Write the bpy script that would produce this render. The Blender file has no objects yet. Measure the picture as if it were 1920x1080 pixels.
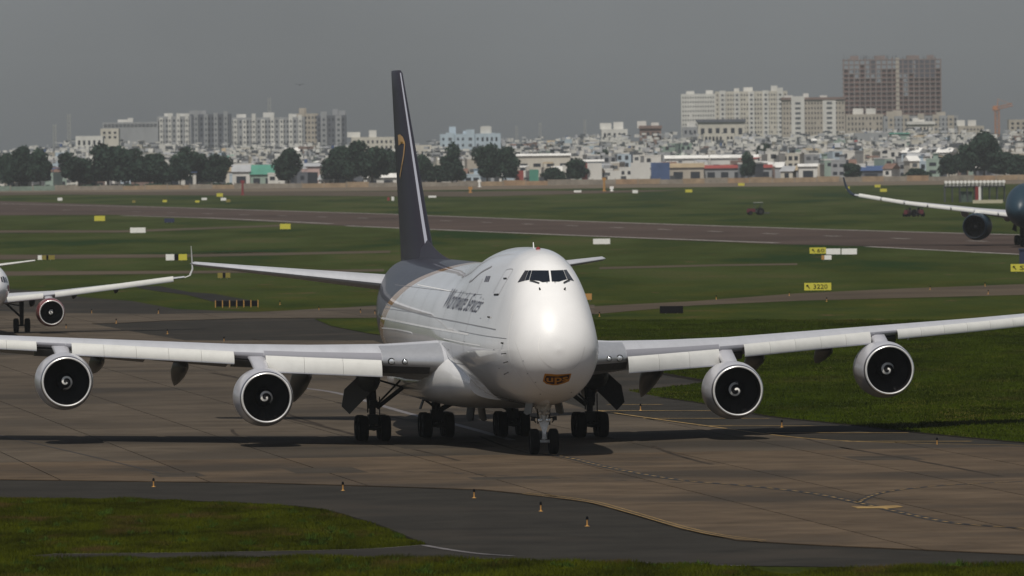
import bpy, bmesh, math, random
import numpy as np
from mathutils import Vector, Matrix
from mathutils.bvhtree import BVHTree
R = random.Random(7)
sc = bpy.context.scene
C = sc.collection

# ------------------------------------------------------------------ camera
F, CAMH, YH, ROLL = 16650.0, 14.58, 280.0, -0.0112      # focal length in px of a 1920 wide frame, eye height
TILT = math.atan((540 - YH) / F)
fw = Vector((0, math.cos(TILT), -math.sin(TILT))); up0 = Vector((0, math.sin(TILT), math.cos(TILT))); r0 = Vector((1, 0, 0))
CX = r0 * math.cos(ROLL) + up0 * math.sin(ROLL); CY = up0 * math.cos(ROLL) - r0 * math.sin(ROLL)
cd = bpy.data.cameras.new('camera'); cam = bpy.data.objects.new('camera', cd); C.objects.link(cam)
cd.sensor_width = 36; cd.lens = F / 1920 * 36; cd.clip_start = 1; cd.clip_end = 40000
M = Matrix((CX, CY, -fw)).transposed().to_4x4(); M.translation = (0, 0, CAMH); cam.matrix_world = M
cd.dof.use_dof = True; cd.dof.focus_distance = 428; cd.dof.aperture_fstop = 3.2
sc.camera = cam
CAMP = Vector((0, 0, CAMH))

# ------------------------------------------------------------------ sky, sun, exposure
SUN = Vector((-0.13, -0.62, 1.0)).normalized()
w = bpy.data.worlds.new('World'); sc.world = w; w.use_nodes = True
nt = w.node_tree; bg = nt.nodes['Background']
sky = nt.nodes.new('ShaderNodeTexSky'); sky.sky_type = 'NISHITA'; sky.sun_disc = False
sky.sun_elevation = math.asin(SUN.z); sky.sun_rotation = math.atan2(SUN.x, SUN.y)
sky.air_density = 1.0; sky.dust_density = 1.2; sky.ozone_density = 1.0
hs = nt.nodes.new('ShaderNodeHueSaturation'); hs.inputs['Saturation'].default_value = 0.34
gm = nt.nodes.new('ShaderNodeMix'); gm.data_type = 'RGBA'; gm.blend_type = 'MULTIPLY'; gm.inputs[0].default_value = 1
gm.inputs[7].default_value = (0.92, 0.97, 1.07, 1)
nt.links.new(sky.outputs[0], hs.inputs['Color']); nt.links.new(hs.outputs[0], gm.inputs[6]); tcw = nt.nodes.new('ShaderNodeTexCoord'); cn = nt.nodes.new('ShaderNodeTexNoise'); cn.inputs['Scale'].default_value = 9; cn.inputs['Detail'].default_value = 4
cr_ = nt.nodes.new('ShaderNodeMapRange'); cr_.inputs[1].default_value = .3; cr_.inputs[2].default_value = .7; cr_.inputs[3].default_value = .82; cr_.inputs[4].default_value = 1.16
cmx = nt.nodes.new('ShaderNodeMix'); cmx.data_type = 'RGBA'; cmx.blend_type = 'MULTIPLY'; cmx.inputs[0].default_value = 1
nt.links.new(tcw.outputs['Generated'], cn.inputs['Vector']); nt.links.new(cn.outputs[0], cr_.inputs[0]); nt.links.new(gm.outputs[2], cmx.inputs[6]); nt.links.new(cr_.outputs[0], cmx.inputs[7]); nt.links.new(cmx.outputs[2], bg.inputs[0])
bg.inputs[1].default_value = 0.053
sl = bpy.data.lights.new('sun', 'SUN'); so = bpy.data.objects.new('sun', sl); C.objects.link(so)
sl.energy = 3.25; sl.angle = math.radians(0.5); sl.color = (1.0, 0.94, 0.85)
so.rotation_euler = SUN.to_track_quat('Z', 'Y').to_euler(); so.location = (0, 0, 200)
vs = sc.view_settings; vs.view_transform = 'Standard'; vs.look = 'None'; vs.gamma = 1; vs.use_curve_mapping = False; vs.exposure = 0.0
sc.render.engine = 'CYCLES'
sc.cycles.use_denoising = True
sc.cycles.max_bounces = 6; sc.cycles.volume_bounces = 1
sc.cycles.volume_max_steps = 8; sc.cycles.volume_step_rate = 10

# ------------------------------------------------------------------ helpers
def ray(px, py): return (fw + CX * ((px - 960) / F) + CY * ((540 - py) / F)).normalized()
def gp(px, py, z=0.0):
    d = ray(px, py); k = (z - CAMH) / d.z; p = CAMP + d * k; return (p.x, p.y)
def at(px, py, Y):
    d = ray(px, py); return CAMP + d * (Y / d.y)
def wx(px, Y): return (px - 960) / F * Y
def zat(px, py, Y): return at(px, py, Y).z

def link(o, parent=None):
    C.objects.link(o)
    if parent is not None: o.parent = parent
    return o
def tag(o, label=None, cat=None, group=None, kind=None):
    if label: o['label'] = label
    if cat: o['category'] = cat
    if group: o['group'] = group
    if kind: o['kind'] = kind
    return o
def empty(name, loc=(0, 0, 0), rz=0.0, label=None, cat=None, group=None):
    o = bpy.data.objects.new(name, None); link(o); o.location = loc; o.rotation_euler = (0, 0, rz)
    return tag(o, label, cat, group)
def copy_tree(o, parent=None):
    c = o.copy(); C.objects.link(c)
    if parent is not None: c.parent = parent
    for ch in list(o.children): copy_tree(ch, c)
    return c

class MB:
    def __init__(s): s.v = []; s.f = []; s.m = []
    def add(s, vs_, fs, mi=0):
        n = len(s.v); s.v += [tuple(p) for p in vs_]; s.f += [tuple(i + n for i in f) for f in fs]; s.m += [mi] * len(fs); return s
    def box(s, c, d, rz=0.0, mi=0, taper=1.0):
        x, y, z = d[0] / 2, d[1] / 2, d[2] / 2; co, si = math.cos(rz), math.sin(rz); vs_ = []
        for k, t in ((-z, 1.0), (z, taper)):
            for i, j in ((-x, -y), (x, -y), (x, y), (-x, y)):
                i *= t; j *= t
                vs_.append((c[0] + i * co - j * si, c[1] + i * si + j * co, c[2] + k))
        return s.add(vs_, [(0, 3, 2, 1), (4, 5, 6, 7), (0, 1, 5, 4), (1, 2, 6, 5), (2, 3, 7, 6), (3, 0, 4, 7)], mi)
    def prism(s, pts, off, mi=0):          # planar polygon (3d points) extruded by vector off
        n = len(pts); o = Vector(off)
        vs_ = [Vector(p) - o / 2 for p in pts] + [Vector(p) + o / 2 for p in pts]
        return s.add(vs_, [tuple(range(n))[::-1], tuple(range(n, 2 * n))] + [(i, (i + 1) % n, (i + 1) % n + n, i + n) for i in range(n)], mi)
    def tube(s, a, b, r1, r2=None, n=12, mi=0, caps=True):
        a, b = Vector(a), Vector(b); r2 = r1 if r2 is None else r2
        q = (b - a).to_track_quat('Z', 'Y'); vs_ = []
        for p, r in ((a, r1), (b, r2)):
            for i in range(n):
                t = 2 * math.pi * i / n; vs_.append(p + q @ Vector((r * math.cos(t), r * math.sin(t), 0)))
        fs = [(i, (i + 1) % n, (i + 1) % n + n, i + n) for i in range(n)]
        if caps: fs += [tuple(range(n))[::-1], tuple(range(n, 2 * n))]
        return s.add(vs_, fs, mi)
    def loft(s, rings, mi=0, closed=True, cap=True, mifn=None):
        n = len(rings[0]); base = len(s.v)
        for r in rings: s.v += [tuple(p) for p in r]
        for i in range(len(rings) - 1):
            for j in range(n if closed else n - 1):
                k = (j + 1) % n
                s.f.append((base + i * n + j, base + i * n + k, base + (i + 1) * n + k, base + (i + 1) * n + j)); s.m.append(mifn(i, j) if mifn else mi)
        if cap and closed:
            s.f.append(tuple(base + j for j in range(n))[::-1]); s.m.append(mi)
            e = base + (len(rings) - 1) * n; s.f.append(tuple(e + j for j in range(n))); s.m.append(mi)
        return s
    def lathe(s, c, axis, prof, n=48, mi=0, cap=False):   # prof: (along axis, radius)
        c = Vector(c); q = Vector(axis).to_track_quat('Z', 'Y')
        rings = [[c + q @ Vector((r * math.cos(2 * math.pi * i / n), r * math.sin(2 * math.pi * i / n), t)) for i in range(n)] for t, r in prof]
        return s.loft(rings, mi, True, cap)
    def mesh(s, name, mats, smooth=35):
        me = bpy.data.meshes.new(name); me.from_pydata(s.v, [], s.f); 
        for m in (mats if isinstance(mats, (list, tuple)) else [mats]): me.materials.append(m)
        if any(s.m): me.polygons.foreach_set('material_index', s.m)
        bm = bmesh.new(); bm.from_mesh(me); bmesh.ops.recalc_face_normals(bm, faces=bm.faces); bm.to_mesh(me); bm.free()
        if smooth: me.shade_smooth(); me.set_sharp_from_angle(angle=math.radians(smooth))
        me.update(); return me
    def build(s, name, mats, parent=None, smooth=35, loc=None):
        o = bpy.data.objects.new(name, s.mesh(name, mats, smooth)); link(o, parent)
        if loc is not None: o.location = loc
        return o

def mat(name, col, rough=0.6, metal=0.0, var=0.0, vscale=1.0, bump=0.0, bscale=20.0, coat=0.0, stretch=None, spec=0.5, objvar=0.0, dark=None, coords='Object'):
    m = bpy.data.materials.new(name); m.use_nodes = True; nt = m.node_tree; N = nt.nodes; L = nt.links
    b = N['Principled BSDF']; b.inputs['Base Color'].default_value = (*col, 1); b.inputs['Roughness'].default_value = rough
    b.inputs['Metallic'].default_value = metal; b.inputs['Coat Weight'].default_value = coat; b.inputs['Coat Roughness'].default_value = 0.12
    b.inputs['Specular IOR Level'].default_value = spec
    tc = N.new('ShaderNodeTexCoord'); mp = N.new('ShaderNodeMapping')
    if coords == 'World': ge = N.new('ShaderNodeNewGeometry'); L.new(ge.outputs['Position'], mp.inputs[0])
    else: L.new(tc.outputs[coords], mp.inputs[0])
    if stretch: mp.inputs['Scale'].default_value = stretch
    out = None
    if var or objvar or dark:
        mix = N.new('ShaderNodeMix'); mix.data_type = 'RGBA'; mix.blend_type = 'MULTIPLY'; mix.inputs[0].default_value = 1
        mix.inputs[6].default_value = (*col, 1)
        if var:
            no = N.new('ShaderNodeTexNoise'); no.inputs['Scale'].default_value = vscale; no.inputs['Detail'].default_value = 8; no.inputs['Roughness'].default_value = 0.65
            L.new(mp.outputs[0], no.inputs['Vector'])
            mr = N.new('ShaderNodeMapRange'); mr.inputs[1].default_value = 0.3; mr.inputs[2].default_value = 0.7; mr.inputs[3].default_value = 1 - var; mr.inputs[4].default_value = 1 + var
            L.new(no.outputs[0], mr.inputs[0]); f = mr.outputs[0]
        else:
            v = N.new('ShaderNodeValue'); v.outputs[0].default_value = 1; f = v.outputs[0]
        if objvar:
            oi = N.new('ShaderNodeObjectInfo'); m2 = N.new('ShaderNodeMapRange'); m2.inputs[3].default_value = 1 - objvar; m2.inputs[4].default_value = 1 + objvar
            L.new(oi.outputs['Random'], m2.inputs[0]); mu = N.new('ShaderNodeMath'); mu.operation = 'MULTIPLY'; L.new(f, mu.inputs[0]); L.new(m2.outputs[0], mu.inputs[1]); f = mu.outputs[0]
        L.new(f, mix.inputs[7]); out = mix.outputs[2]
        if dark:   # (colour, scale, threshold): shaped stains of another colour
            n2 = N.new('ShaderNodeTexNoise'); n2.inputs['Scale'].default_value = dark[1]; n2.inputs['Detail'].default_value = 6; L.new(mp.outputs[0], n2.inputs['Vector'])
            m3 = N.new('ShaderNodeMapRange'); m3.inputs[1].default_value = dark[2]; m3.inputs[2].default_value = dark[2] + 0.12; L.new(n2.outputs[0], m3.inputs[0])
            mx = N.new('ShaderNodeMix'); mx.data_type = 'RGBA'; L.new(m3.outputs[0], mx.inputs[0]); L.new(out, mx.inputs[6]); mx.inputs[7].default_value = (*dark[0], 1); out = mx.outputs[2]
        L.new(out, b.inputs['Base Color'])
    if bump:
        nb = N.new('ShaderNodeTexNoise'); nb.inputs['Scale'].default_value = bscale; nb.inputs['Detail'].default_value = 6; L.new(mp.outputs[0], nb.inputs['Vector'])
        bp = N.new('ShaderNodeBump'); bp.inputs['Strength'].default_value = bump; bp.inputs['Distance'].default_value = 0.1; L.new(nb.outputs[0], bp.inputs['Height']); L.new(bp.outputs[0], b.inputs['Normal'])
    return m

M_ = {}
M_['concrete'] = mat('concrete', (0.088, 0.064, 0.042), 0.9, spec=.08, var=0.34, vscale=0.28, objvar=0.10, bump=0.15, bscale=3, dark=((0.050, 0.040, 0.030), 0.055, 0.52), coords='World')
M_['concrete_grey'] = mat('concrete_grey', (0.080, 0.064, 0.047), 0.9, spec=.08, var=0.34, vscale=0.2, objvar=0.10, bump=0.15, bscale=3, dark=((0.045, 0.038, 0.030), 0.05, 0.52), coords='World')
M_['joint'] = mat('joint', (0.04, 0.03, 0.022), 0.9, spec=.05)
M_['asphalt'] = mat('asphalt', (0.027, 0.0245, 0.020), 0.9, spec=.08, var=0.30, vscale=0.3, bump=0.2, bscale=4, dark=((0.040, 0.034, 0.027), 0.08, 0.54), coords='World')
M_['strip'] = mat('strip', (0.078, 0.060, 0.041), 0.9, spec=.08, var=0.3, vscale=0.05, coords='World')
M_['runway'] = mat('runway', (0.066, 0.047, 0.038), 0.9, spec=.08, var=0.35, vscale=0.025, stretch=(1, 0.5, 1), coords='World')
M_['dirt'] = mat('dirt', (0.12, 0.09, 0.055), 0.95, var=0.4, vscale=0.03, stretch=(1, 0.4, 1), coords='World')
M_['white_line'] = mat('white_line', (0.30, 0.28, 0.25), 0.8, var=0.6, vscale=0.25, coords='World')
M_['yellow_line'] = mat('yellow_line', (0.26, 0.165, 0.05), 0.85, var=0.5, vscale=1.2, coords='World')
M_['black_line'] = mat('black_line', (0.014, 0.013, 0.014), 0.8, var=0.2, vscale=1.5)
M_['grey_line'] = mat('grey_line', (0.14, 0.13, 0.13), 0.8, var=0.4, vscale=0.6)
M_['blade'] = mat('blade', (0.040, 0.047, 0.002), 0.9, var=0.7, vscale=0.35, stretch=(1, .4, 1), dark=((0.066, 0.046, 0.014), 0.3, 0.56), coords='World', spec=.03)
M_['blade_lush'] = mat('blade_lush', (0.028, 0.041, 0.001), 0.9, var=0.7, vscale=0.14, stretch=(1, .4, 1), dark=((0.045, 0.045, 0.008), 0.12, 0.57), coords='World', spec=.03)
M_['metal'] = mat('metal', (0.55, 0.56, 0.58), 0.35, 0.55, var=0.06, vscale=3)
M_['lip'] = mat('lip', (0.85, 0.84, 0.82), 0.30, 0.45, var=0.03, vscale=3)
M_['band'] = mat('band', (0.32, 0.32, 0.35), 0.3, 0.85)
M_['wing_grey'] = mat('wing_grey', (0.47, 0.48, 0.51), 0.45, var=0.08, vscale=0.6, stretch=(0.3, 2, 1))
M_['flap_white'] = mat('flap_white', (0.63, 0.63, 0.60), 0.45, var=0.05, vscale=1.5)
M_['white'] = mat('white', (0.84, 0.835, 0.825), 0.42, coat=0.9, var=0.03, vscale=0.8)
M_['cowl'] = mat('cowl', (0.50, 0.50, 0.53), 0.3, coat=0.4, var=0.04, vscale=1)
M_['black'] = mat('black', (0.008, 0.008, 0.009), 0.5)
M_['rubber'] = mat('rubber', (0.006, 0.006, 0.006), 0.9, spec=.15, bump=0.1)
M_['gear_dark'] = mat('gear_dark', (0.022, 0.022, 0.021), 0.6, spec=.3, var=0.3, vscale=4)
M_['gear_light'] = mat('gear_light', (0.78, 0.78, 0.75), 0.45, var=0.25, vscale=5)
M_['fan'] = mat('fan', (0.05, 0.05, 0.052), 0.45, 0.4)
M_['duct'] = mat('duct', (0.006, 0.006, 0.008), 0.7, spec=.2)
M_['edge_grey'] = mat('edge_grey', (0.33, 0.33, 0.36), 0.38, 0.2)
M_['glass'] = mat('glass', (0.008, 0.011, 0.017), 0.08, spec=0.9)
M_['lamp'] = mat('lamp', (0.75, 0.78, 0.8), 0.12, 0.6)
M_['brown'] = mat('brown', (0.034, 0.032, 0.042), 0.45, spec=.12)
M_['gold'] = mat('gold', (0.50, 0.27, 0.06), 0.35)
M_['logo_gold'] = mat('logo_gold', (0.50, 0.20, 0.01), 0.4)
M_['logo_brown'] = mat('logo_brown', (0.03, 0.005, 0.002), 0.4)
M_['ink'] = mat('ink', (0.07, 0.07, 0.10), 0.4)
M_['seam'] = mat('seam', (0.24, 0.235, 0.24), 0.5)
M_['seam_reflection_pale'] = mat('seam_reflection_pale', (0.9, 0.89, 0.87), 0.4)
M_['fairing_grey'] = mat('fairing_grey', (0.11, 0.11, 0.10), 0.4, var=0.06, vscale=1)
M_['hinge_dark'] = mat('hinge_dark', (0.05, 0.05, 0.05), 0.5, var=0.4, vscale=3)
M_['red'] = mat('red', (0.22, 0.03, 0.03), 0.5)
M_['teal'] = mat('teal', (0.022, 0.045, 0.066), 0.4, spec=.3)
M_['navy'] = mat('navy', (0.008, 0.016, 0.028), 0.4, spec=.3)
M_['sign_yellow'] = mat('sign_yellow', (0.55, 0.50, 0.05), 0.6, var=0.05, vscale=2)
M_['sign_olive'] = mat('sign_olive', (0.22, 0.18, 0.03), 0.6)
M_['sign_white'] = mat('sign_white', (0.80, 0.79, 0.75), 0.6, var=0.05, vscale=2)
M_['sign_black'] = mat('sign_black', (0.006, 0.006, 0.007), 0.8, spec=.1)
M_['sign_blue'] = mat('sign_blue', (0.015, 0.022, 0.06), 0.6)
M_['orange'] = mat('orange', (0.42, 0.22, 0.06), 0.6)
M_['pole'] = mat('pole', (0.4, 0.4, 0.38), 0.6)
M_['steel_dark'] = mat('steel_dark', (0.05, 0.055, 0.06), 0.6)

# ------------------------------------------------------------------ ground
def grass_material():
    m = bpy.data.materials.new('grass_ground'); m.use_nodes = True; N = m.node_tree.nodes; L = m.node_tree.links; b = N['Principled BSDF']
    b.inputs['Roughness'].default_value = 0.95; b.inputs['Specular IOR Level'].default_value = 0.02
    g = N.new('ShaderNodeNewGeometry'); 
    def noise(scale, st, det=8):
        mp = N.new('ShaderNodeMapping'); mp.inputs['Scale'].default_value = st; L.new(g.outputs['Position'], mp.inputs[0])
        n = N.new('ShaderNodeTexNoise'); n.inputs['Scale'].default_value = scale; n.inputs['Detail'].default_value = det; n.inputs['Roughness'].default_value = 0.62; L.new(mp.outputs[0], n.inputs['Vector']); return n.outputs[0]
    def ramp(f, st):
        r = N.new('ShaderNodeValToRGB'); e = r.color_ramp.elements
        while len(e) < len(st): e.new(0.5)
        for k, (p, c) in enumerate(st): e[k].position = p; e[k].color = (*c, 1)
        L.new(f, r.inputs[0]); return r.outputs[0]
    dry = ramp(noise(0.22, (1, 0.3, 1)), [(0.28, (0.016, 0.024, 0.002)), (0.44, (0.028, 0.036, 0.004)), (0.58, (0.044, 0.042, 0.006)), (0.74, (0.062, 0.048, 0.013))])
    lush = ramp(noise(0.10, (1, 0.3, 1)), [(0.36, (0.011, 0.021, 0.001)), (0.46, (0.024, 0.035, 0.002)), (0.55, (0.038, 0.045, 0.003)), (0.66, (0.062, 0.052, 0.007))])
    far = ramp(noise(0.035, (1, 0.16, 1), 6), [(0.38, (0.015, 0.032, 0.007)), (0.47, (0.033, 0.043, 0.008)), (0.55, (0.040, 0.055, 0.013)), (0.66, (0.058, 0.060, 0.020))])
    sx = N.new('ShaderNodeSeparateXYZ'); L.new(g.outputs['Position'], sx.inputs[0])
    mr0 = N.new('ShaderNodeMapRange'); mr0.inputs[1].default_value = 390; mr0.inputs[2].default_value = 430; L.new(sx.outputs[1], mr0.inputs[0])
    mx0 = N.new('ShaderNodeMix'); mx0.data_type = 'RGBA'; L.new(mr0.outputs[0], mx0.inputs[0]); L.new(dry, mx0.inputs[6]); L.new(lush, mx0.inputs[7]); near = mx0.outputs[2]
    mr = N.new('ShaderNodeMapRange'); mr.inputs[1].default_value = 600; mr.inputs[2].default_value = 1100; L.new(sx.outputs[1], mr.inputs[0])
    mx = N.new('ShaderNodeMix'); mx.data_type = 'RGBA'; L.new(mr.outputs[0], mx.inputs[0]); L.new(near, mx.inputs[6]); L.new(far, mx.inputs[7])
    # brown earth showing through in the near island
    so_ = noise(0.16, (1, 0.35, 1), 5); m4 = N.new('ShaderNodeMapRange'); m4.inputs[1].default_value = 0.62; m4.inputs[2].default_value = 0.70; L.new(so_, m4.inputs[0])
    mx2 = N.new('ShaderNodeMix'); mx2.data_type = 'RGBA'; L.new(m4.outputs[0], mx2.inputs[0]); L.new(mx.outputs[2], mx2.inputs[6]); mx2.inputs[7].default_value = (0.085, 0.06, 0.03, 1)
    fine = noise(3.0, (1, 0.5, 1), 4); m5 = N.new('ShaderNodeMapRange'); m5.inputs[1].default_value = 0.3; m5.inputs[2].default_value = 0.7; m5.inputs[3].default_value = 0.65; m5.inputs[4].default_value = 1.35; L.new(fine, m5.inputs[0])
    mx3 = N.new('ShaderNodeMix'); mx3.data_type = 'RGBA'; mx3.blend_type = 'MULTIPLY'; mx3.inputs[0].default_value = 1; L.new(mx2.outputs[2], mx3.inputs[6]); L.new(m5.outputs[0], mx3.inputs[7])
    L.new(mx3.outputs[2], b.inputs['Base Color'])
    bp = N.new('ShaderNodeBump'); bp.inputs['Strength'].default_value = 0.6; bp.inputs['Distance'].default_value = 0.3; L.new(noise(0.8, (1, 0.5, 1), 5), bp.inputs['Height']); L.new(bp.outputs[0], b.inputs['Normal'])
    return m
M_['grass'] = grass_material()
gnd = MB()
xs = [-4500, -1500, -500, -200, -60, 0, 60, 200, 500, 1500, 4500]; ys = [-600, 0, 200, 500, 1000, 2000, 4000, 7000, 9500]
for i in range(len(xs) - 1):
    for j in range(len(ys) - 1):
        gnd.add([(xs[i], ys[j], 0), (xs[i + 1], ys[j], 0), (xs[i + 1], ys[j + 1], 0), (xs[i], ys[j + 1], 0)], [(0, 1, 2, 3)])
o = gnd.build('ground', M_['grass'], smooth=0); tag(o, 'mown airfield grass reaching to the city edge', kind='structure')

def smooth_line(pts, n=6):
    out = []
    for i in range(len(pts) - 1):
        p0 = pts[max(i - 1, 0)]; p1 = pts[i]; p2 = pts[i + 1]; p3 = pts[min(i + 2, len(pts) - 1)]
        for k in range(n):
            t = k / n
            out.append(tuple(0.5 * ((2 * b_) + (-a_ + c_) * t + (2 * a_ - 5 * b_ + 4 * c_ - d_) * t * t + (-a_ + 3 * b_ - 3 * c_ + d_) * t ** 3) for a_, b_, c_, d_ in zip(p0, p1, p2, p3)))
    return out + [tuple(pts[-1])]
def sheet(name, pxpts, m, z, label=None, world=None, kind='structure', parent=None):
    pts = world if world is not None else [gp(*p) for p in pxpts]
    bm = bmesh.new(); f = bm.faces.new([bm.verts.new((x, y, z)) for x, y in pts]); bmesh.ops.recalc_face_normals(bm, faces=[f])
    if f.normal.z < 0: f.normal_flip()
    bmesh.ops.triangulate(bm, faces=[f]); me = bpy.data.meshes.new(name); bm.to_mesh(me); bm.free(); me.materials.append(m)
    o = bpy.data.objects.new(name, me); link(o, parent)
    if parent is None: tag(o, label, kind=kind)
    return o
def ribbon(name, pxpts, width, m, z, label=None, dash=None, world=None, parent=None, n=6, keep=None):
    pts = [Vector(p) for p in (world if world is not None else [gp(*p) for p in smooth_line(pxpts, n)])]
    mb = MB(); acc = 0.0; segs = []
    for a, b in zip(pts[:-1], pts[1:]):
        d = (b - a); l = d.length
        if l < 1e-4: continue
        k = 0.0
        while k < l - 1e-6:
            if dash:
                ph = acc % (dash[0] + dash[1]); on = ph < dash[0]; step = (dash[0] - ph) if on else (dash[0] + dash[1] - ph)
            else: on, step = True, l
            e = min(l, k + step)
            if on: segs.append((a + d * (k / l), a + d * (e / l), d / l))
            acc += e - k + 1e-6; k = e + 1e-6
    for a, b, t in segs:
        nn = Vector((-t.y, t.x)) * width / 2; ov = t * (0.01 if dash else width * .15)
        mb.add([(*(a - nn - ov), z), (*(a + nn - ov), z), (*(b + nn + ov), z), (*(b - nn + ov), z)], [(0, 1, 2, 3)])
    o = mb.build(name, m, parent, smooth=0)
    if parent is None: tag(o, label, kind='structure')
    return o

# asphalt behind and round the concrete taxiway
near_edge = [(-400, 899), (0, 901), (300, 905), (480, 907), (680, 913), (900, 920), (1000, 930), (1100, 943), (1180, 965), (1280, 995), (1380, 1015), (1500, 1023), (1700, 1032), (1920, 1042), (2200, 1050)]
far_edge = [(-400, 583), (0, 585), (130, 588), (300, 590), (480, 587), (600, 580), (715, 575), (1115, 573)]
back_asph = [(-400, 560), (-20, 540), (108, 548), (150, 557), (250, 565), (330, 580), (480, 585), (600, 580), (715, 572), (1085, 568)]
sheet('apron_shoulder', back_asph + [(1085, 650), (1140, 678), (1237, 700), (1325, 716), (1290, 722), (1240, 727), (1176, 733), (1240, 745), (1325, 757), (1440, 780), (1600, 797), (1700, 809), (1920, 830), (2300, 850),
      (2300, 1075), (1920, 1068), (1400, 1062), (1050, 1052), (850, 1048), (560, 1043), (400, 1047), (90, 1048), (34, 1044), (90, 1040), (300, 1038), (560, 1034), (700, 1030), (795, 1023), (760, 1010), (700, 985), (650, 970), (600, 957), (520, 948), (300, 938), (60, 936), (-400, 933)],
      M_['asphalt'], 0.02, 'dark asphalt shoulder bordering the concrete taxiway')
conc_px = near_edge + [(2200, 846), (1920, 840), (1556, 829), (1310, 801), (1160, 780), (1100, 770), (700, 640), (347, 640), (259, 625), (170, 608), (240, 606), (325, 602), (462, 598), (600, 597), (720, 597), (1115, 590), (1115, 573), (715, 575), (600, 580), (480, 587), (300, 590), (130, 588), (0, 585), (-400, 583)]
cw = [gp(*p) for p in conc_px]
base = sheet('taxiway', None, M_['joint'], 0.035, 'brown concrete slab taxiway under the parked cargo jet', world=cw)
# slabs: one object per slab, clipped to the taxiway outline
PSI = 0.12667
ax = Vector((-math.sin(PSI), math.cos(PSI))); ay = Vector((math.cos(PSI), math.sin(PSI)))
org = Vector((1.427, 422.05))
loc2 = [((Vector(p) - org).dot(ay), (Vector(p) - org).dot(ax)) for p in cw]
def clip(poly, ax_, val, keep_gt):
    out = []
    for i in range(len(poly)):
        a, b = poly[i], poly[(i + 1) % len(poly)]
        ia = (a[ax_] > val) == keep_gt; ib = (b[ax_] > val) == keep_gt
        if ia: out.append(a)
        if ia != ib:
            t = (val - a[ax_]) / (b[ax_] - a[ax_]); out.append((a[0] + (b[0] - a[0]) * t, a[1] + (b[1] - a[1]) * t))
    return out
def in_conc(p):
    ins = False; j_ = len(cw) - 1
    for i_ in range(len(cw)):
        (xi, yi), (xj, yj) = cw[i_], cw[j_]
        if (yi > p[1]) != (yj > p[1]) and p[0] < (xj - xi) * (p[1] - yi) / (yj - yi) + xi: ins = not ins
        j_ = i_
    return ins
SW, SL, GAP = 6.2, 10.0, 0.07
def slab_obj(i, j, sw, sl, name='slab', parent=base, z0=0.035, th=0.035):
    u0, u1, v0, v1 = i * sw + GAP / 2, (i + 1) * sw - GAP / 2, j * sl + GAP / 2, (j + 1) * sl - GAP / 2
    p = loc2
    for a_, val, gt in ((0, u0, True), (0, u1, False), (1, v0, True), (1, v1, False)):
        p = clip(p, a_, val, gt)
        if len(p) < 3: return None
    q = []
    for c in p:
        if not q or abs(c[0] - q[-1][0]) + abs(c[1] - q[-1][1]) > 0.01: q.append(c)
    if len(q) < 3: return None
    area = 0.5 * sum(q[k][0] * q[(k + 1) % len(q)][1] - q[(k + 1) % len(q)][0] * q[k][1] for k in range(len(q)))
    if abs(area) < 1.0: return None
    if area < 0: q = q[::-1]
    W2 = [org + ay * c[0] + ax * c[1] for c in q]; n = len(W2); z = z0 + th
    mb = MB(); mb.add([(v.x, v.y, z) for v in W2] + [(v.x, v.y, z0 + .002) for v in W2], [tuple(range(n))] + [((k + 1) % n, k, k + n, (k + 1) % n + n) for k in range(n)])
    me = bpy.data.meshes.new(name); me.from_pydata(mb.v, [], mb.f); me.materials.append(M_['concrete'] if j * sl < -8 else M_['concrete_grey'])
    o = bpy.data.objects.new(name, me); link(o, parent); return o
cnt = 0; rest = []
for j in range(-14, 46):
    for i in range(-16, 16):
        c = org + ay * (i + .5) * SW + ax * (j + .5) * SL
        # only what the frame shows
        half = 0.062 * c.y + 9
        if abs(c.x) > half or c.y > 900 or c.y < 300: continue
        if slab_obj(i, j, SW, SL): cnt += 1
# far pavements
sheet('far_taxiway', [(1085, 576), (1300, 565), (1500, 550), (1700, 541), (1920, 533), (2300, 520), (2300, 540), (1920, 553), (1500, 564), (1300, 573), (1085, 592)], M_['strip'], 0.02, 'narrow brown taxiway crossing the grass to the right of the cargo jet')
runway = sheet('runway', [(-300, 372), (0, 377)] + [(346, 389), (500, 394), (732, 401), (1080, 414), (1560, 430), (1920, 440), (2300, 450), (2300, 492), (1920, 479), (1627, 462), (1456, 458), (1080, 443), (732, 428), (540, 418), (385, 410), (216, 403), (0, 404), (-300, 400)], M_['runway'], 0.03, 'long brown runway crossing the airfield behind the jet')
for pts, m, wd in (([(0, 382), (346, 390), (500, 395), (732, 402), (1080, 415), (1560, 431), (1920, 441), (2200, 447)], 'white_line', 1.6),
                   ([(230, 405), (385, 409), (540, 416), (620, 420)], 'white_line', 1.6), ([(650, 424), (1080, 442), (1456, 456)], 'white_line', 1.6), ([(1626, 463), (1920, 478), (2100, 486)], 'white_line', 1.3)):
    ribbon('edge_line', pts, wd, M_[m], 0.06, n=3, parent=runway)
ribbon('centre_line', [(30, 393), (200, 396), (732, 411), (1080, 424), (1500, 441), (1900, 455)], 0.9, M_['white_line'], 0.06, dash=(12, 38), n=3, parent=runway)
sheet('dirt_path', [(-50, 478), (366, 477), (732, 470), (732, 474), (366, 482), (-50, 488)], M_['strip'], 0.02, 'thin brown track across the grass above the small jet wing')
sheet('dirt_path', [(-50, 509), (366, 508), (720, 505), (720, 509), (366, 513), (-50, 518)], M_['strip'], 0.02, 'thin brown track reaching the tail of the cargo jet')
sheet('dirt_path', [(1124, 501), (1342, 496), (1495, 494), (1495, 497), (1342, 499), (1124, 505)], M_['strip'], 0.02, 'thin pale track in the grass right of the cockpit')
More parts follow.
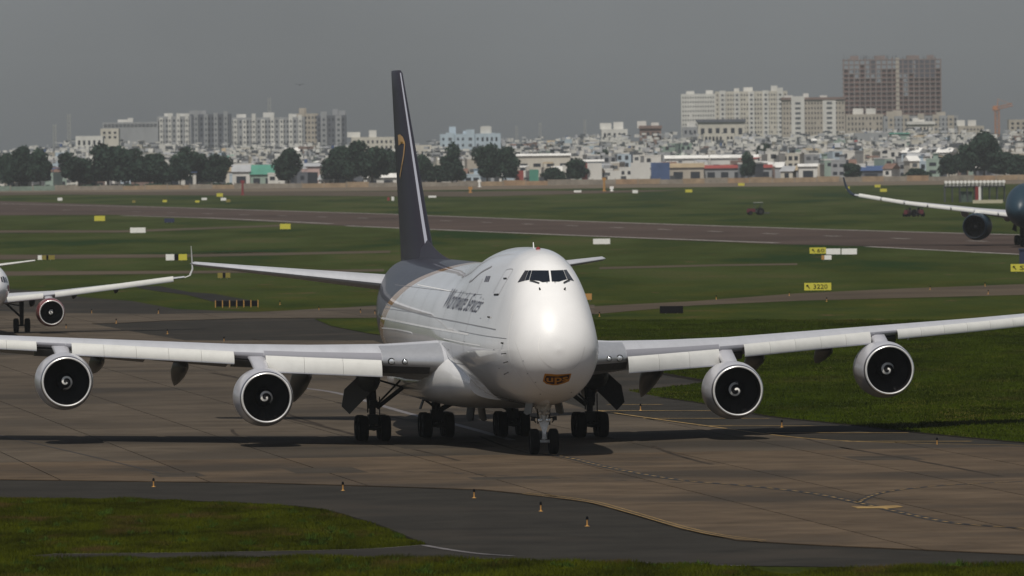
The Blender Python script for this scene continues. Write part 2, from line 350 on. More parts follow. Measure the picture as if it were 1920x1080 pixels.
sheet('dirt_path', [(-100, 432), (230, 432), (460, 424), (540, 421), (540, 424), (460, 427), (230, 436), (-100, 437)], M_['strip'], 0.02, 'faint track joining the runway on the left')
sheet('far_taxiway', [(-100, 362), (380, 359), (900, 359), (1180, 357), (1280, 357), (1180, 361), (1000, 366), (900, 369), (700, 368), (100, 365), (-100, 368)], M_['strip'], 0.04, 'far pale taxiway beyond the runway')
sheet('dry_grass', [(-400, 352), (2400, 325), (2400, 340), (1200, 352), (700, 358), (-400, 363)], M_['dirt'], 0.02, 'strip of dry grass in front of the boundary wall', kind='structure')
ribbon('red_gravel', [(388, 475), (440, 474), (492, 474)], 4.0, mat('red_gravel', (0.26, 0.13, 0.09), .95, var=.4, vscale=.3), 0.04, 'short strip of reddish gravel in the grass')
sheet('ditch', [(250, 536), (300, 537), (355, 548), (400, 551), (450, 560), (486, 566), (400, 566), (350, 553), (300, 547), (262, 541)], mat('ditch', (0.022, 0.021, 0.019), .95, spec=.05, var=.3, vscale=.3), 0.025, 'dark strip of worked earth in the grass behind the small jet wing')
sheet('grass_patch', [(590, 599), (640, 598), (720, 597), (740, 632), (690, 626), (620, 612)], M_['grass'], 0.06, 'patch of grass beside the tail of the cargo jet')

# rubber marks and patches along the taxi direction
M_['rubber_mark'] = mat('rubber_mark', (0.040, 0.032, 0.025), .95, var=.5, vscale=.4, spec=.05, coords='World')
M_['patch'] = mat('patch', (0.052, 0.044, 0.035), .95, var=.3, vscale=.6, spec=.05, coords='World')
for k in range(16):
    u = R.choice([-5.5, 5.5, -1.9, 1.9, 0, -12, 9, 15]) + R.uniform(-.7, .7); v0 = R.uniform(-50, 150); ln_ = R.uniform(14, 50); cv = R.uniform(-1.2, 1.2)
    pts = [org + ay * (u + cv * (q / 8) ** 2) + ax * (v0 + ln_ * q / 8) for q in range(9)]
    pts = [p for p in pts if in_conc(p)]
    if len(pts) > 3: ribbon('tyre_mark', None, R.uniform(.18, .4), M_['rubber_mark'], 0.0725, world=pts, parent=base)
for k in range(12):
    c = org + ay * R.uniform(-22, 20) + ax * R.uniform(-40, 60); a_, b_ = R.uniform(.8, 2.5), R.uniform(1.5, 5)
    q = [c + ay * i_ * a_ + ax * j_ * b_ for i_, j_ in ((-1, -1), (1, -1), (1, 1), (-1, 1))]
    if all(in_conc(p) for p in q): sheet('repair_patch', None, M_['patch'], 0.0712, world=q, parent=base)
# painted lines
for dx in (0, 7): 
    ribbon('edge_marking', [(980 + dx, 929 - dx * .3), (1100 + dx, 944 - dx * .3), (1180 + dx, 965 - dx * .3), (1280 + dx, 994 - dx * .3), (1350 + dx, 1009 - dx * .3), (1430 + dx, 1019 - dx * .3)], 0.075, M_['yellow_line'], 0.08, parent=base)
cl = [(1021, 853), (1040, 856), (1080, 864), (1130, 877), (1200, 891), (1290, 905), (1400, 914), (1500, 925), (1560, 935), (1600, 944), (1650, 955), (1700, 967), (1780, 983), (1840, 989), (1900, 993), (1960, 997)]
ribbon('centre_line_border', cl, 0.52, M_['black_line'], 0.076, parent=base)
ribbon('centre_line', cl, 0.15, M_['yellow_line'], 0.082, dash=(0.9, 0.9), parent=base)
br = [(1612, 945), (1622, 938), (1650, 928), (1700, 920), (1790, 912), (1920, 906), (2000, 903)]
ribbon('centre_line_border', br, 0.40, M_['black_line'], 0.076, parent=base)
ribbon('centre_line', br, 0.13, M_['yellow_line'], 0.082, dash=(0.8, 0.8), parent=base)
sheet('stop_bar', [(1596, 953), (1608, 957), (1668, 957), (1694, 954), (1682, 951), (1640, 953)], M_['yellow_line'], 0.086, parent=base)
ribbon('dashed_line', [(700, 884), (830, 889), (960, 896), (1090, 900), (1200, 905), (1300, 909)], 0.16, M_['black_line'], 0.078, dash=(0.9, 1.2), parent=base)
ribbon('dashed_line', [(-60, 805), (160, 856), (300, 890)], 0.12, M_['black_line'], 0.078, parent=base)
for pts in ([(1140, 760), (1240, 760)], [(1130, 771.5), (1330, 771.5)], [(1180, 786), (1440, 786)], [(1310, 800), (1570, 800)], [(1440, 813), (1700, 813)], [(1540, 829), (1820, 829)]):
    ribbon('shoulder_marking', pts, 0.45, M_['yellow_line'], 0.05, n=1, parent=base)
ribbon('edge_marking', [(1120, 772), (1310, 799), (1556, 828), (1920, 838), (2000, 840)], 0.22, M_['yellow_line'], 0.08, parent=base)
ribbon('edge_marking', [(560, 729), (640, 741), (760, 776), (860, 800), (960, 828)], 0.45, M_['grey_line'], 0.078, parent=base)
ribbon('edge_marking', [(-10, 1050), (300, 1049), (560, 1045), (850, 1049), (1050, 1053), (1400, 1063)], 0.12, M_['grey_line'], 0.04, parent=base)
ribbon('edge_marking', [(795, 1024), (840, 1032), (900, 1040), (960, 1044)], 0.30, M_['grey_line'], 0.04, parent=base)

M_['verge_shade_dark'] = mat('verge_shade_dark', (0.012, 0.010, 0.007), .95, var=.5, vscale=.8, spec=.03, coords='World')  # near-black ribbons paint the shadow line at the grass border into the colour
ribbon('verge_shade', [(-100, 934), (60, 936), (300, 938.5), (520, 948), (600, 957), (650, 970), (700, 985), (760, 1010), (795, 1023)], .45, M_['verge_shade_dark'], .030, parent=base)
ribbon('verge_shade', [(1237, 700.5), (1325, 716)], .8, M_['verge_shade_dark'], .030, parent=base)
ribbon('verge_shade', [(1240, 746), (1325, 758), (1440, 781), (1600, 798), (1700, 810), (1920, 831), (2100, 842)], .5, M_['verge_shade_dark'], .030, parent=base)
ribbon('edge_marking', [(100, 1040), (300, 1038.3), (560, 1034.4), (700, 1030.4), (795, 1023.5)], 0.10, M_['grey_line'], 0.04, parent=base)
# ------------------------------------------------------------------ grass blades
def in_poly(x, y, poly):
    inside = np.zeros(len(x), bool); n = len(poly); j = n - 1
    for i in range(n):
        xi, yi = poly[i]; xj, yj = poly[j]
        c = ((yi > y) != (yj > y)) & (x < (xj - xi) * (y - yi) / (yj - yi + 1e-12) + xi); inside ^= c; j = i
    return inside
def blades(name, polys_px, n, h0, h1, wd, seed, label, z=0.0, m='blade'):
    rs = np.random.RandomState(seed); XS = []; YS = []
    for poly, frac in polys_px:
        pw = np.array([gp(*p) for p in poly]); lo, hi = pw.min(0), pw.max(0); need = int(n * frac)
        x = rs.uniform(lo[0], hi[0], need * 4); y = rs.uniform(lo[1], hi[1], need * 4)
        k = in_poly(x, y, [tuple(p) for p in pw]); XS.append(x[k][:need]); YS.append(y[k][:need])
    x = np.concatenate(XS); y = np.concatenate(YS); n = len(x)
    cl_ = 0.5 + 0.5 * np.sin(x * 1.7 + 2 * np.sin(y * .31)) * np.sin(y * .43 + 1.3 * np.sin(x * .7))
    h = rs.uniform(h0, h1, n) * (0.5 + cl_); a = rs.uniform(-.9, .9, n); lx = rs.normal(0, .35, n) * h; ly = rs.normal(0, .35, n) * h
    dx = np.cos(a) * wd / 2; dy = np.sin(a) * wd / 2
    v = np.zeros((n, 3, 3), np.float32)
    v[:, 0] = np.c_[x - dx, y - dy, np.full(n, z)]; v[:, 1] = np.c_[x + dx, y + dy, np.full(n, z)]; v[:, 2] = np.c_[x + lx, y + ly, z + h]
    me = bpy.data.meshes.new(name); me.vertices.add(3 * n); me.vertices.foreach_set('co', v.ravel()); me.loops.add(3 * n); me.loops.foreach_set('vertex_index', np.arange(3 * n, dtype=np.int32))
    me.polygons.add(n); me.polygons.foreach_set('loop_start', np.arange(0, 3 * n, 3, dtype=np.int32)); me.update(); me.validate(); me.materials.append(M_[m])
    o = bpy.data.objects.new(name, me); link(o); return tag(o, label, 'grass', kind='stuff')
blades('grass', [([(-60, 934), (60, 936), (300, 938), (520, 948), (600, 957), (650, 970), (700, 985), (760, 1010), (798, 1023), (700, 1030), (560, 1034), (300, 1038), (90, 1040), (34, 1044), (-60, 1044)], 1.0)], 170000, 0.04, 0.15, 0.035, 1, 'rough short grass on the near island left of the shoulder')
blades('grass', [([(-60, 1044), (34, 1044), (90, 1048), (400, 1048), (560, 1044), (850, 1049), (1050, 1054), (1400, 1064), (1500, 1090), (-60, 1090)], 0.75), ([(1715, 1064), (1800, 1060), (1980, 1066), (1980, 1090), (1400, 1090), (1560, 1070)], 0.25)], 90000, 0.06, 0.18, 0.03, 2, 'taller green grass along the bottom edge', z=0.02)
blades('grass', [([(1237, 698), (1325, 714), (1290, 722), (1176, 733), (1240, 746), (1325, 758), (1440, 781), (1600, 798), (1700, 810), (1980, 834), (1980, 600), (1085, 600), (1085, 650), (1140, 678)], 1.0)], 220000, 0.04, 0.13, 0.06, 3, 'green grass beyond the dark shoulder on the right', m='blade_lush')

# clumps of taller weeds on the near verge
rs = np.random.RandomState(21); V = []; Fc = []
spots_ = [(352, 944, 1.6)] + [(rs.uniform(20, 760), rs.uniform(938, 1034), rs.uniform(.3, .8)) for k in range(90)] + [(rs.uniform(0, 1400), rs.uniform(1052, 1078), rs.uniform(.3, .9)) for k in range(70)] + [(1760, 1066, 1.0), (1800, 1064, 1.1), (1850, 1066, .9)]
isl = [gp(*p) for p in [(0, 937), (300, 941), (600, 960), (700, 988), (760, 1012), (780, 1021), (560, 1032), (0, 1037)]]
for px, py, sc_ in spots_:
    x0, y0 = gp(px, py)
    if py < 1045 and not in_poly(np.array([x0]), np.array([y0]), isl)[0]: continue
    for k in range(int(110 * sc_)):
        a = rs.uniform(0, 6.28); r = rs.uniform(0, .45) * sc_; x = x0 + r * math.cos(a); y = y0 + 2 * r * math.sin(a); h = rs.uniform(.12, .34) * (.6 + .5 * sc_) * (1 - .6 * r / (.45 * sc_)); n = len(V); b = rs.uniform(-.02, .02)
        V += [(x - .022, y, 0), (x + .022, y + b, 0), (x + rs.normal(0, .09), y + rs.normal(0, .09), h)]; Fc.append((n, n + 1, n + 2))
me = bpy.data.meshes.new('weeds'); me.from_pydata(V, [], Fc); me.materials.append(mat('weed', (.035, .060, .008), .9, var=.4, vscale=.6, spec=.03, coords='World')); o = bpy.data.objects.new('weeds', me); link(o); tag(o, 'scattered darker weed tufts standing in the near grass', 'weeds', kind='stuff')

# ------------------------------------------------------------------ aircraft tools
def interp(tab, x):
    X_ = [t[0] for t in tab]
    if x <= X_[0]: return tab[0][1:]
    if x >= X_[-1]: return tab[-1][1:]
    k = max(i for i in range(len(X_)) if X_[i] <= x); k = min(k, len(X_) - 2)
    t = (x - X_[k]) / (X_[k + 1] - X_[k]); h = X_[k + 1] - X_[k]; out = []
    for c in range(1, len(tab[0])):
        y0, y1 = tab[k][c], tab[k + 1][c]; d = (y1 - y0) / h
        dl = (y0 - tab[k - 1][c]) / (X_[k] - X_[k - 1]) if k > 0 else d
        dr = (tab[k + 2][c] - y1) / (X_[k + 2] - X_[k + 1]) if k + 2 < len(tab) else d
        m0 = 0 if dl * d <= 0 else 2 * dl * d / (dl + d); m1 = 0 if dr * d <= 0 else 2 * dr * d / (dr + d)
        out.append(y0 * (2 * t ** 3 - 3 * t * t + 1) + m0 * h * (t ** 3 - 2 * t * t + t) + y1 * (-2 * t ** 3 + 3 * t * t) + m1 * h * (t ** 3 - t * t))
    return out
def hull(tab, xs_, n=96, hump=lambda x: 0.0):
    rings = []
    for x in xs_:
        top, bot, hw, zc = interp(tab, x); r = []; hp = hump(x)
        for i in range(n):
            th = 2 * math.pi * i / n; s_, c_ = math.sin(th), math.cos(th)
            if c_ > 0: y = hw * s_ * (1 - 0.095 * hp * math.sin(math.pi * c_)); z = zc + (top - zc) * c_
            else: y = hw * s_; z = zc + (zc - bot) * c_
            r.append((x, y, z))
        rings.append(r)
    return rings
def frange(a, b, st):
    o = []; 
    while a < b - 1e-6: o.append(a); a += st
    return o
AF = [(1, 0), (.85, .022), (.7, .045), (.5, .072), (.35, .084), (.22, .082), (.12, .069), (.06, .052), (.025, .034), (.008, .019), (0, 0),
      (.008, -.017), (.025, -.029), (.06, -.042), (.12, -.054), (.22, -.063), (.35, -.062), (.5, -.047), (.7, -.022), (.85, -.006)]
def wing(stations, side, vertical=False):
    rings = []
    for (y, xl, zl, ch, th, inc) in stations:
        r = []; a = math.radians(inc)
        for (u, t) in AF:
            t = t * th / 0.14; x = u * ch; z = t * ch
            xr = x * math.cos(a) + z * math.sin(a); zr = -x * math.sin(a) + z * math.cos(a)
            r.append((xl + xr, zl + zr, y) if vertical else (xl + xr, side * y, zl + zr))
        rings.append(r)
    return rings
def sample(st, n):
    out = []
    for i in range(len(st) - 1):
        for k in range(n):
            t = k / n; out.append(tuple(a + (b - a) * t for a, b in zip(st[i], st[i + 1])))
    return out + [st[-1]]
def airfoil_body(name, st, side, m, root, vertical=False, n=4):
    mb = MB(); mb.loft(wing(sample(st, n), side, vertical)); return mb.build(name, m, root, smooth=40)
def leading_flap(a, b, side, m, root, drop=0.62, fwd=0.42, name='leading_edge_flap'):
    # a, b: (y, x, z) of the hinge line at both ends
    prof = [(0.03, 0.02), (-.12 * fwd / .42, -.02), (-.3 * fwd / .42, -.14 * drop / .62), (-.42 * fwd / .42, -.34 * drop / .62), (-.45 * fwd / .42, -drop + .06), (-.43 * fwd / .42, -drop), (-.36 * fwd / .42, -drop - .02), (-.34 * fwd / .42, -drop + .08), (-.33 * fwd / .42, -.36 * drop / .62), (-.22 * fwd / .42, -.20 * drop / .62), (-.02, -.08)]
    rings = []
    for t in (0, .25, .5, .75, 1):
        y, x, z = [a[k] + (b[k] - a[k]) * t for k in range(3)]
        rings.append([(x + p, side * y, z + q) for p, q in prof])
    mb = MB(); mb.loft(rings, mifn=lambda i, j: 1 if j in (4, 5, 6) else 0); return mb.build(name, [m, M_['wing_grey']], root, smooth=38)
def wheel_mesh(r, wd, hub=True):
    mb = MB(); prof = [(-wd / 2 + .04, r * .5), (-wd / 2, r * .62), (-wd / 2, r * .85), (-wd * .42, r * .95), (-wd * .3, r), (wd * .3, r), (wd * .42, r * .95), (wd / 2, r * .85), (wd / 2, r * .62), (wd / 2 - .04, r * .5)]
    mb.lathe((0, 0, 0), (0, 1, 0), prof, 36); me = mb.mesh('tyre', M_['rubber'])
    mh = MB(); mh.lathe((0, 0, 0), (0, 1, 0), [(-wd / 2 + .05, r * .52), (-wd / 2 + .1, r * .3), (-wd / 2 + .03, r * .12), (-wd / 2 + .03, .001)], 24)
    mh.lathe((0, 0, 0), (0, 1, 0), [(wd / 2 - .05, r * .52), (wd / 2 - .1, r * .3), (wd / 2 - .03, r * .12), (wd / 2 - .03, .001)], 24)
    return me, mh.mesh('rim', M_['gear_dark'])
def put_wheel(meshes, loc, parent):
    w_ = bpy.data.objects.new('wheel', meshes[0]); link(w_, parent); w_.location = loc
    r_ = bpy.data.objects.new('rim', meshes[1]); link(r_, w_); return w_

class Jet:
    """a parked jet: x aft, y to its right wing, z up, on an Empty at ground level"""
    def __init__(s, root):
        s.root = root; bpy.context.view_layer.update(); s.mw = root.matrix_world.copy(); s.inv = s.mw.inverted()
    def set_hull(s, o):
        s.h = o; me = o.data; s.bvh = BVHTree.FromPolygons([v.co for v in me.vertices], [p.vertices for p in me.polygons])
    def hit_px(s, px, py):
        o = s.inv @ CAMP; d = (s.inv.to_3x3() @ ray(px, py)).normalized(); return s.bvh.ray_cast(o, d)
    def hit_side(s, x, z, side=1): return s.bvh.ray_cast(Vector((x, side * 30, z)), Vector((0, -side, 0)))
    def decal(s, name, poly, m, caster=None, step=4.0, off=0.012, parent=None, extra=None):
        """polygon(s) in 2d wrapped on the hull skin"""
        caster = caster or s.hit_px; bm = bmesh.new()
        for pl in (poly if isinstance(poly[0][0], (tuple, list)) else [poly]):
            bm.faces.new([bm.verts.new((p[0], p[1], 0)) for p in pl])
        return s.wrap(name, bm, m, caster, step, off, parent)
    def wrap(s, name, bm, m, caster, step, off, parent=None):
        bmesh.ops.triangulate(bm, faces=bm.faces[:])
        for ax_ in (0, 1):
            lo = min(v.co[ax_] for v in bm.verts); hi = max(v.co[ax_] for v in bm.verts); k = lo + step
            while k < hi:
                co = Vector((0, 0, 0)); co[ax_] = k; no = Vector((0, 0, 0)); no[ax_] = 1
                bmesh.ops.bisect_plane(bm, geom=bm.verts[:] + bm.edges[:] + bm.faces[:], plane_co=co, plane_no=no); k += step
        dead = []
        for v in bm.verts:
            l, n, i, d = caster(v.co.x, v.co.y)
            if l is None: dead.append(v)
            else: v.co = l + n * off
        if dead: bmesh.ops.delete(bm, geom=dead, context='VERTS')
        me = bpy.data.meshes.new(name); bm.to_mesh(me); bm.free(); me.materials.append(m); me.shade_smooth()
        o = bpy.data.objects.new(name, me); return link(o, parent or s.root)
    def seam(s, name, pts, wd, m, caster=None, off=0.01, parent=None, n=6):
        caster = caster or s.hit_px; P = smooth_line(pts, n); mb = MB(); L_ = []
        for p in P:
            l, nn, i, d = caster(*p)
            if l is not None: L_.append((l, nn))
        for (a, na), (b, nb_) in zip(L_[:-1], L_[1:]):
            if (b - a).length > 4 or (b - a).length < 1e-4: continue
            t = (b - a).normalized(); ca = t.cross(na).normalized() * wd / 2; cb = t.cross(nb_).normalized() * wd / 2
            mb.add([a - ca + na * off, a + ca + na * off, b + cb + nb_ * off, b - cb + nb_ * off], [(0, 1, 2, 3)])
        return mb.build(name, m, parent or s.root, smooth=60)

blade_mesh = {}
def engine(root, pos, r, length, swirl, mats, nblade=36, swirl_r=0.33, pylon=None, tilt=0.0):
    """nacelle whose lip sits at pos; r = lip highlight radius"""
    x, y, z = pos; k = r / 1.22
    mb = MB()   # cowl
    mb.lathe((x, y, z), (1, 0, 0), [(0.20 * k, 1.300 * k), (0.26 * k, 1.315 * k), (0.7 * k, 1.38 * k), (1.3 * k, 1.44 * k), (2.0 * k, 1.45 * k), (2.9 * k, 1.40 * k), (3.7 * k, 1.26 * k), (4.3 * k, 1.08 * k), (4.3 * k, 1.02 * k), (3.4 * k, 1.05 * k)], 64)
    e = mb.build('engine', mats['cowl'], root)
    mb = MB(); mb.lathe((x, y, z), (1, 0, 0), [(0.20 * k, 1.302 * k), (0.13 * k, 1.285 * k), (0.06 * k, 1.255 * k), (0.055 * k, 1.25 * k)], 64); mb.build('cowl_band', mats['band'], e)
    mb = MB(); mb.lathe((x, y, z), (1, 0, 0), [(0.055 * k, 1.25 * k), (0.015 * k, 1.225 * k), (0, 1.195 * k), (0.012 * k, 1.165 * k), (0.05 * k, 1.145 * k)], 64); mb.build('intake_lip', mats['lip'], e)
    mb = MB(); mb.lathe((x, y, z), (1, 0, 0), [(0.05 * k, 1.146 * k), (0.15 * k, 1.125 * k), (0.4 * k, 1.13 * k), (1.1 * k, 1.18 * k), (1.6 * k, 1.18 * k), (1.62 * k, .01)], 64); mb.build('intake_duct', M_['duct'], e)
    mb = MB(); mb.lathe((x, y, z), (1, 0, 0), [(3.0 * k, .98 * k), (4.2 * k, .80 * k), (5.2 * k, .52 * k), (5.2 * k, .44 * k), (5.3 * k, .36 * k), (5.9 * k, .05 * k)], 40); mb.build('exhaust_core', M_['metal'], e)
    if nblade:
        key = (round(r, 2), nblade)
        if key not in blade_mesh:
            b = MB(); rings = []
            for t in (0.3, .5, .75, 1.14):
                a = math.radians(25 + 38 * (t - .3) / .84); c_ = .105 + .05 * t
                rings.append([(-c_ * math.cos(a) * k, -c_ * math.sin(a) * k, t * k), (c_ * math.cos(a) * k, c_ * math.sin(a) * k, t * k), (c_ * math.cos(a) * k + .012, c_ * math.sin(a) * k, t * k), (-c_ * math.cos(a) * k + .012, -c_ * math.sin(a) * k, t * k)])
            b.loft(rings); blade_mesh[key] = b.mesh('fan_blade', M_['fan'])
        for i in range(nblade):
            f = bpy.data.objects.new('fan_blade', blade_mesh[key]); link(f, e); f.location = (x + 1.32 * k, y, z); f.rotation_euler = (2 * math.pi * i / nblade + swirl * .1, 0, 0)
    mb = MB(); cone = [(.62 * k, .005), (.63 * k, .08 * k), (.69 * k, .20 * k), (.80 * k, .31 * k), (.97 * k, .40 * k), (1.30 * k, .46 * k)]
    mb.lathe((x, y, z), (1, 0, 0), cone, 32); mb.build('spinner', M_['duct'], e)
    if swirl_r:
        mb = MB(); pr = None; N_ = 40
        for i in range(N_ + 1):
            t = i / N_; rr = (.055 + (swirl_r) * t ** 1.15) * k; a = swirl + 1.22 * math.pi * 2 * t
            def sx(r_):
                for (x0, r0_), (x1, r1_) in zip(cone[:-1], cone[1:]):
                    if r0_ <= r_ <= r1_: return x0 + (x1 - x0) * (r_ - r0_) / (r1_ - r0_)
                return cone[0][0] if r_ < cone[0][1] else cone[-1][0]
            wv = .052 * k; q = []
            for d in (-wv, wv):
                q.append((x + sx(max(rr + d, .004)) - .05, y + max(rr + d, 0) * math.cos(a), z + max(rr + d, 0) * math.sin(a)))
            if pr: mb.add([pr[0], pr[1], q[1], q[0]], [(0, 1, 2, 3)])
            pr = q
        mb.build('spinner_swirl', M_['sign_white'], e, smooth=0)
    if pylon:
        (x1, z1, x2, z2) = pylon   # top front at the wing, top rear
        rings = []
        for t in (0, .2, .45, .7, 1):
            zb = z + 1.38 * k + (z1 - z - 1.38 * k) * t - .25 * (1 - t); xb = x + (1.0 + .0 * t) * k + (x1 - x - 1.0 * k) * t ** 1.15; xe = x + 5.6 * k + (x2 - x - 5.6 * k) * t; wd = (.36 + .10 * t) * k
            rings.append([(xb, y, zb), (xb + .25, y + wd * .75, zb), (xb + .9, y + wd, zb), (xe, y + .05, zb), (xe, y - .05, zb), (xb + .9, y - wd, zb), (xb + .25, y - wd * .75, zb)])
        mb = MB(); mb.loft(rings); mb.build('pylon', mats['pylon'], e, smooth=60)
    return e
def canoe(root, x0, y, ztop, length, depth, m, droop=0.0, wd=.42):
    rings = []
    for t, s_ in ((0, .05), (.08, .45), (.2, .75), (.4, 1), (.6, .95), (.8, .62), (.93, .28), (1, .04)):
        r = []; zc = ztop - depth * .45 - droop * max(0, t - .35) ** 1.3
        for i in range(14):
            a = 2 * math.pi * i / 14; r.append((x0 + length * t, y + wd * s_ * math.sin(a), zc + depth * .5 * s_ * math.cos(a)))
        rings.append(r)
    mb = MB(); mb.loft(rings); return mb.build('flap_track_fairing', m, root, smooth=60)

# ------------------------------------------------------------------ the cargo jet
a_w = Vector((-math.sin(PSI), math.cos(PSI), 0)); s_w = Vector((-math.cos(PSI), -math.sin(PSI), 0))
O_ = Vector((1.427, 422.05, 0)) - a_w * 7.7
root = empty('cargo_jet', (O_.x, O_.y, 0.07), math.pi / 2 + PSI, 'large white four-engined cargo jet with humped nose and dark tail', 'cargo plane')
J = Jet(root)
HT = [(0, 5.12, 5.08, .02, 5.1), (.1, 5.6, 4.62, .56, 5.1), (.3, 6.0, 4.22, .95, 5.1), (.6, 6.42, 3.87, 1.28, 5.1), (1, 6.86, 3.54, 1.58, 5.1), (1.5, 7.28, 3.24, 1.83, 5.1), (2, 7.62, 3.02, 1.98, 5.1), (2.6, 7.98, 2.82, 2.10, 5.1),
      (3.2, 8.34, 2.67, 2.19, 5.1), (3.8, 8.72, 2.57, 2.27, 5.1), (4.4, 9.02, 2.49, 2.34, 5.1), (5.2, 9.29, 2.42, 2.43, 5.1), (6.5, 9.55, 2.34, 2.56, 5.1), (9, 9.79, 2.28, 2.79, 5.12), (12, 9.81, 2.25, 3.02, 5.15), (15, 9.78, 2.22, 3.17, 5.2), (18, 9.62, 2.2, 3.23, 5.25), (21, 9.22, 2.15, 3.25, 5.3),
      (24, 8.93, 2.1, 3.25, 5.35), (27, 8.86, 2.1, 3.25, 5.4), (44, 8.86, 2.1, 3.25, 5.45), (50, 8.86, 2.65, 3.1, 5.7), (55, 8.85, 3.7, 2.65, 6.1), (60, 8.75, 4.9, 1.95, 6.7), (65, 8.5, 6.1, 1.1, 7.2), (68.6, 8.1, 7.1, .35, 7.6)]
HT = [((7.7 - (7.7 - r_[0]) * .76) if r_[0] < 7.7 else r_[0], *r_[1:]) for r_ in HT]
hxs = [7.7 - (7.7 - q_) * .76 for q_ in [0, .03, .07, .12, .2, .3, .42, .56, .75, 1, 1.3, 1.6] + frange(2, 7.7, .4)] + frange(7.7, 12, .4) + frange(12, 28, .8) + frange(28, 68.6, 1.2) + [68.6]
hmp = lambda x: max(0, min(1, (x - 2) / 5)) * max(0, min(1, (25 - x) / 6))

def livery_material():
    m = M_['white'].copy(); m.name = 'livery'; N = m.node_tree.nodes; L = m.node_tree.links; b = N['Principled BSDF']
    src = b.inputs['Base Color'].links[0].from_socket
    tc = N.new('ShaderNodeTexCoord'); sp = N.new('ShaderNodeSeparateXYZ'); L.new(tc.outputs['Object'], sp.inputs[0])
    zn = N.new('ShaderNodeMapRange'); zn.inputs[1].default_value = 2.0; zn.inputs[2].default_value = 9.0; L.new(sp.outputs[2], zn.inputs[0])
    fc = N.new('ShaderNodeFloatCurve'); cv = fc.mapping.curves[0]; pts = LIV
    while len(cv.points) < len(pts): cv.points.new(.5, .5)
    for k, (z, x) in enumerate(pts): cv.points[k].location = ((z - 2) / 7.0, x / 70.0)
    fc.mapping.update(); L.new(zn.outputs[0], fc.inputs['Value'])
    mu = N.new('ShaderNodeMath'); mu.operation = 'MULTIPLY'; mu.inputs[1].default_value = 70; L.new(fc.outputs[0], mu.inputs[0])
    sb = N.new('ShaderNodeMath'); sb.operation = 'SUBTRACT'; L.new(sp.outputs[0], sb.inputs[0]); L.new(mu.outputs[0], sb.inputs[1])
    def step(v):
        g = N.new('ShaderNodeMath'); g.operation = 'GREATER_THAN'; g.inputs[1].default_value = v; L.new(sb.outputs[0], g.inputs[0]); return g.outputs[0]
    m1 = N.new('ShaderNodeMix'); m1.data_type = 'RGBA'; L.new(step(0), m1.inputs[0]); L.new(src, m1.inputs[6]); m1.inputs[7].default_value = (0.50, 0.27, 0.08, 1)
    m2 = N.new('ShaderNodeMix'); m2.data_type = 'RGBA'; L.new(step(2.6), m2.inputs[0]); L.new(m1.outputs[2], m2.inputs[6]); m2.inputs[7].default_value = (0.020, 0.019, 0.027, 1)
    L.new(m2.outputs[2], b.inputs['Base Color'])
    cr = N.new('ShaderNodeMapRange'); cr.inputs[1].default_value = 3.0; cr.inputs[2].default_value = 8.5; cr.inputs[3].default_value = .12; cr.inputs[4].default_value = 1.0; L.new(sp.outputs[0], cr.inputs[0]); tm = N.new('ShaderNodeMath'); tm.operation = 'MULTIPLY_ADD'; tm.inputs[1].default_value = -.75; tm.inputs[2].default_value = 1; L.new(step(2.6), tm.inputs[0]); cm2 = N.new('ShaderNodeMath'); cm2.operation = 'MULTIPLY'; L.new(cr.outputs[0], cm2.inputs[0]); L.new(tm.outputs[0], cm2.inputs[1]); L.new(cm2.outputs[0], b.inputs['Coat Weight'])
    b.inputs['Coat Roughness'].default_value = 0.04; b.inputs['Coat IOR'].default_value = 1.75; return m
LIV = [(2.0, 50.5), (4.0, 49.5), (5.5, 46.5), (6.8, 43), (7.8, 38.5), (8.5, 33), (9.0, 28)]
M_['livery'] = livery_material()
mb = MB(); mb.loft(hull(HT, hxs, 112, hmp)); fus = mb.build('fuselage', M_['livery'], root, smooth=60); J.set_hull(fus)

# belly and wing root fairing
fr = []
for x, wv, zt, zb in ((15.2, 2.6, 4.1, 2.35), (16.5, 3.02, 4.5, 2.15), (18, 3.32, 4.75, 2.0), (19.6, 3.62, 4.85, 1.88), (21.5, 3.86, 4.7, 1.8), (24, 4.0, 4.3, 1.75), (30, 4.05, 4.1, 1.75), (38, 3.9, 4.0, 1.8), (43, 3.5, 3.9, 1.95), (47, 2.6, 3.6, 2.2)):
    r = []
    for i in range(40):
        th = 2 * math.pi * i / 40; e = 2 / 2.6; c_, s_ = math.cos(th), math.sin(th)
        r.append((x, wv * math.copysign(abs(s_) ** e, s_), (zt + zb) / 2 + (zt - zb) / 2 * math.copysign(abs(c_) ** e, c_)))
    fr.append(r)
mb = MB(); mb.loft(fr); mb.build('belly_fairing', M_['white'], root, smooth=60)

# wings
LEX = lambda y: 16.67 + .9 * y
WS = [(2.6, LEX(2.6), 4.15, 16.2, .125, 2.2), (5.5, LEX(5.5), 4.2, 13.8, .11, 2.0), (9, LEX(9), 4.33, 11.6, .098, 1.6), (12.5, LEX(12.5), 4.48, 9.7, .09, 1.1), (20, LEX(20), 4.88, 7.3, .085, .6), (27, LEX(27), 5.22, 5.3, .085, .1), (31.6, LEX(31.6), 5.5, 4.0, .085, -.2), (32.3, LEX(32.6) + .6, 5.56, 2.8, .05, -.2)]
def wz(y):
    for p, q in zip(WS[:-1], WS[1:]):
        if p[0] <= y <= q[0]: t = (y - p[0]) / (q[0] - p[0]); return p[2] + (q[2] - p[2]) * t, p[3] + (q[3] - p[3]) * t
    return WS[-1][2], WS[-1][3]
CM = dict(cowl=M_['cowl'], band=M_['band'], lip=M_['lip'], pylon=M_['cowl'])
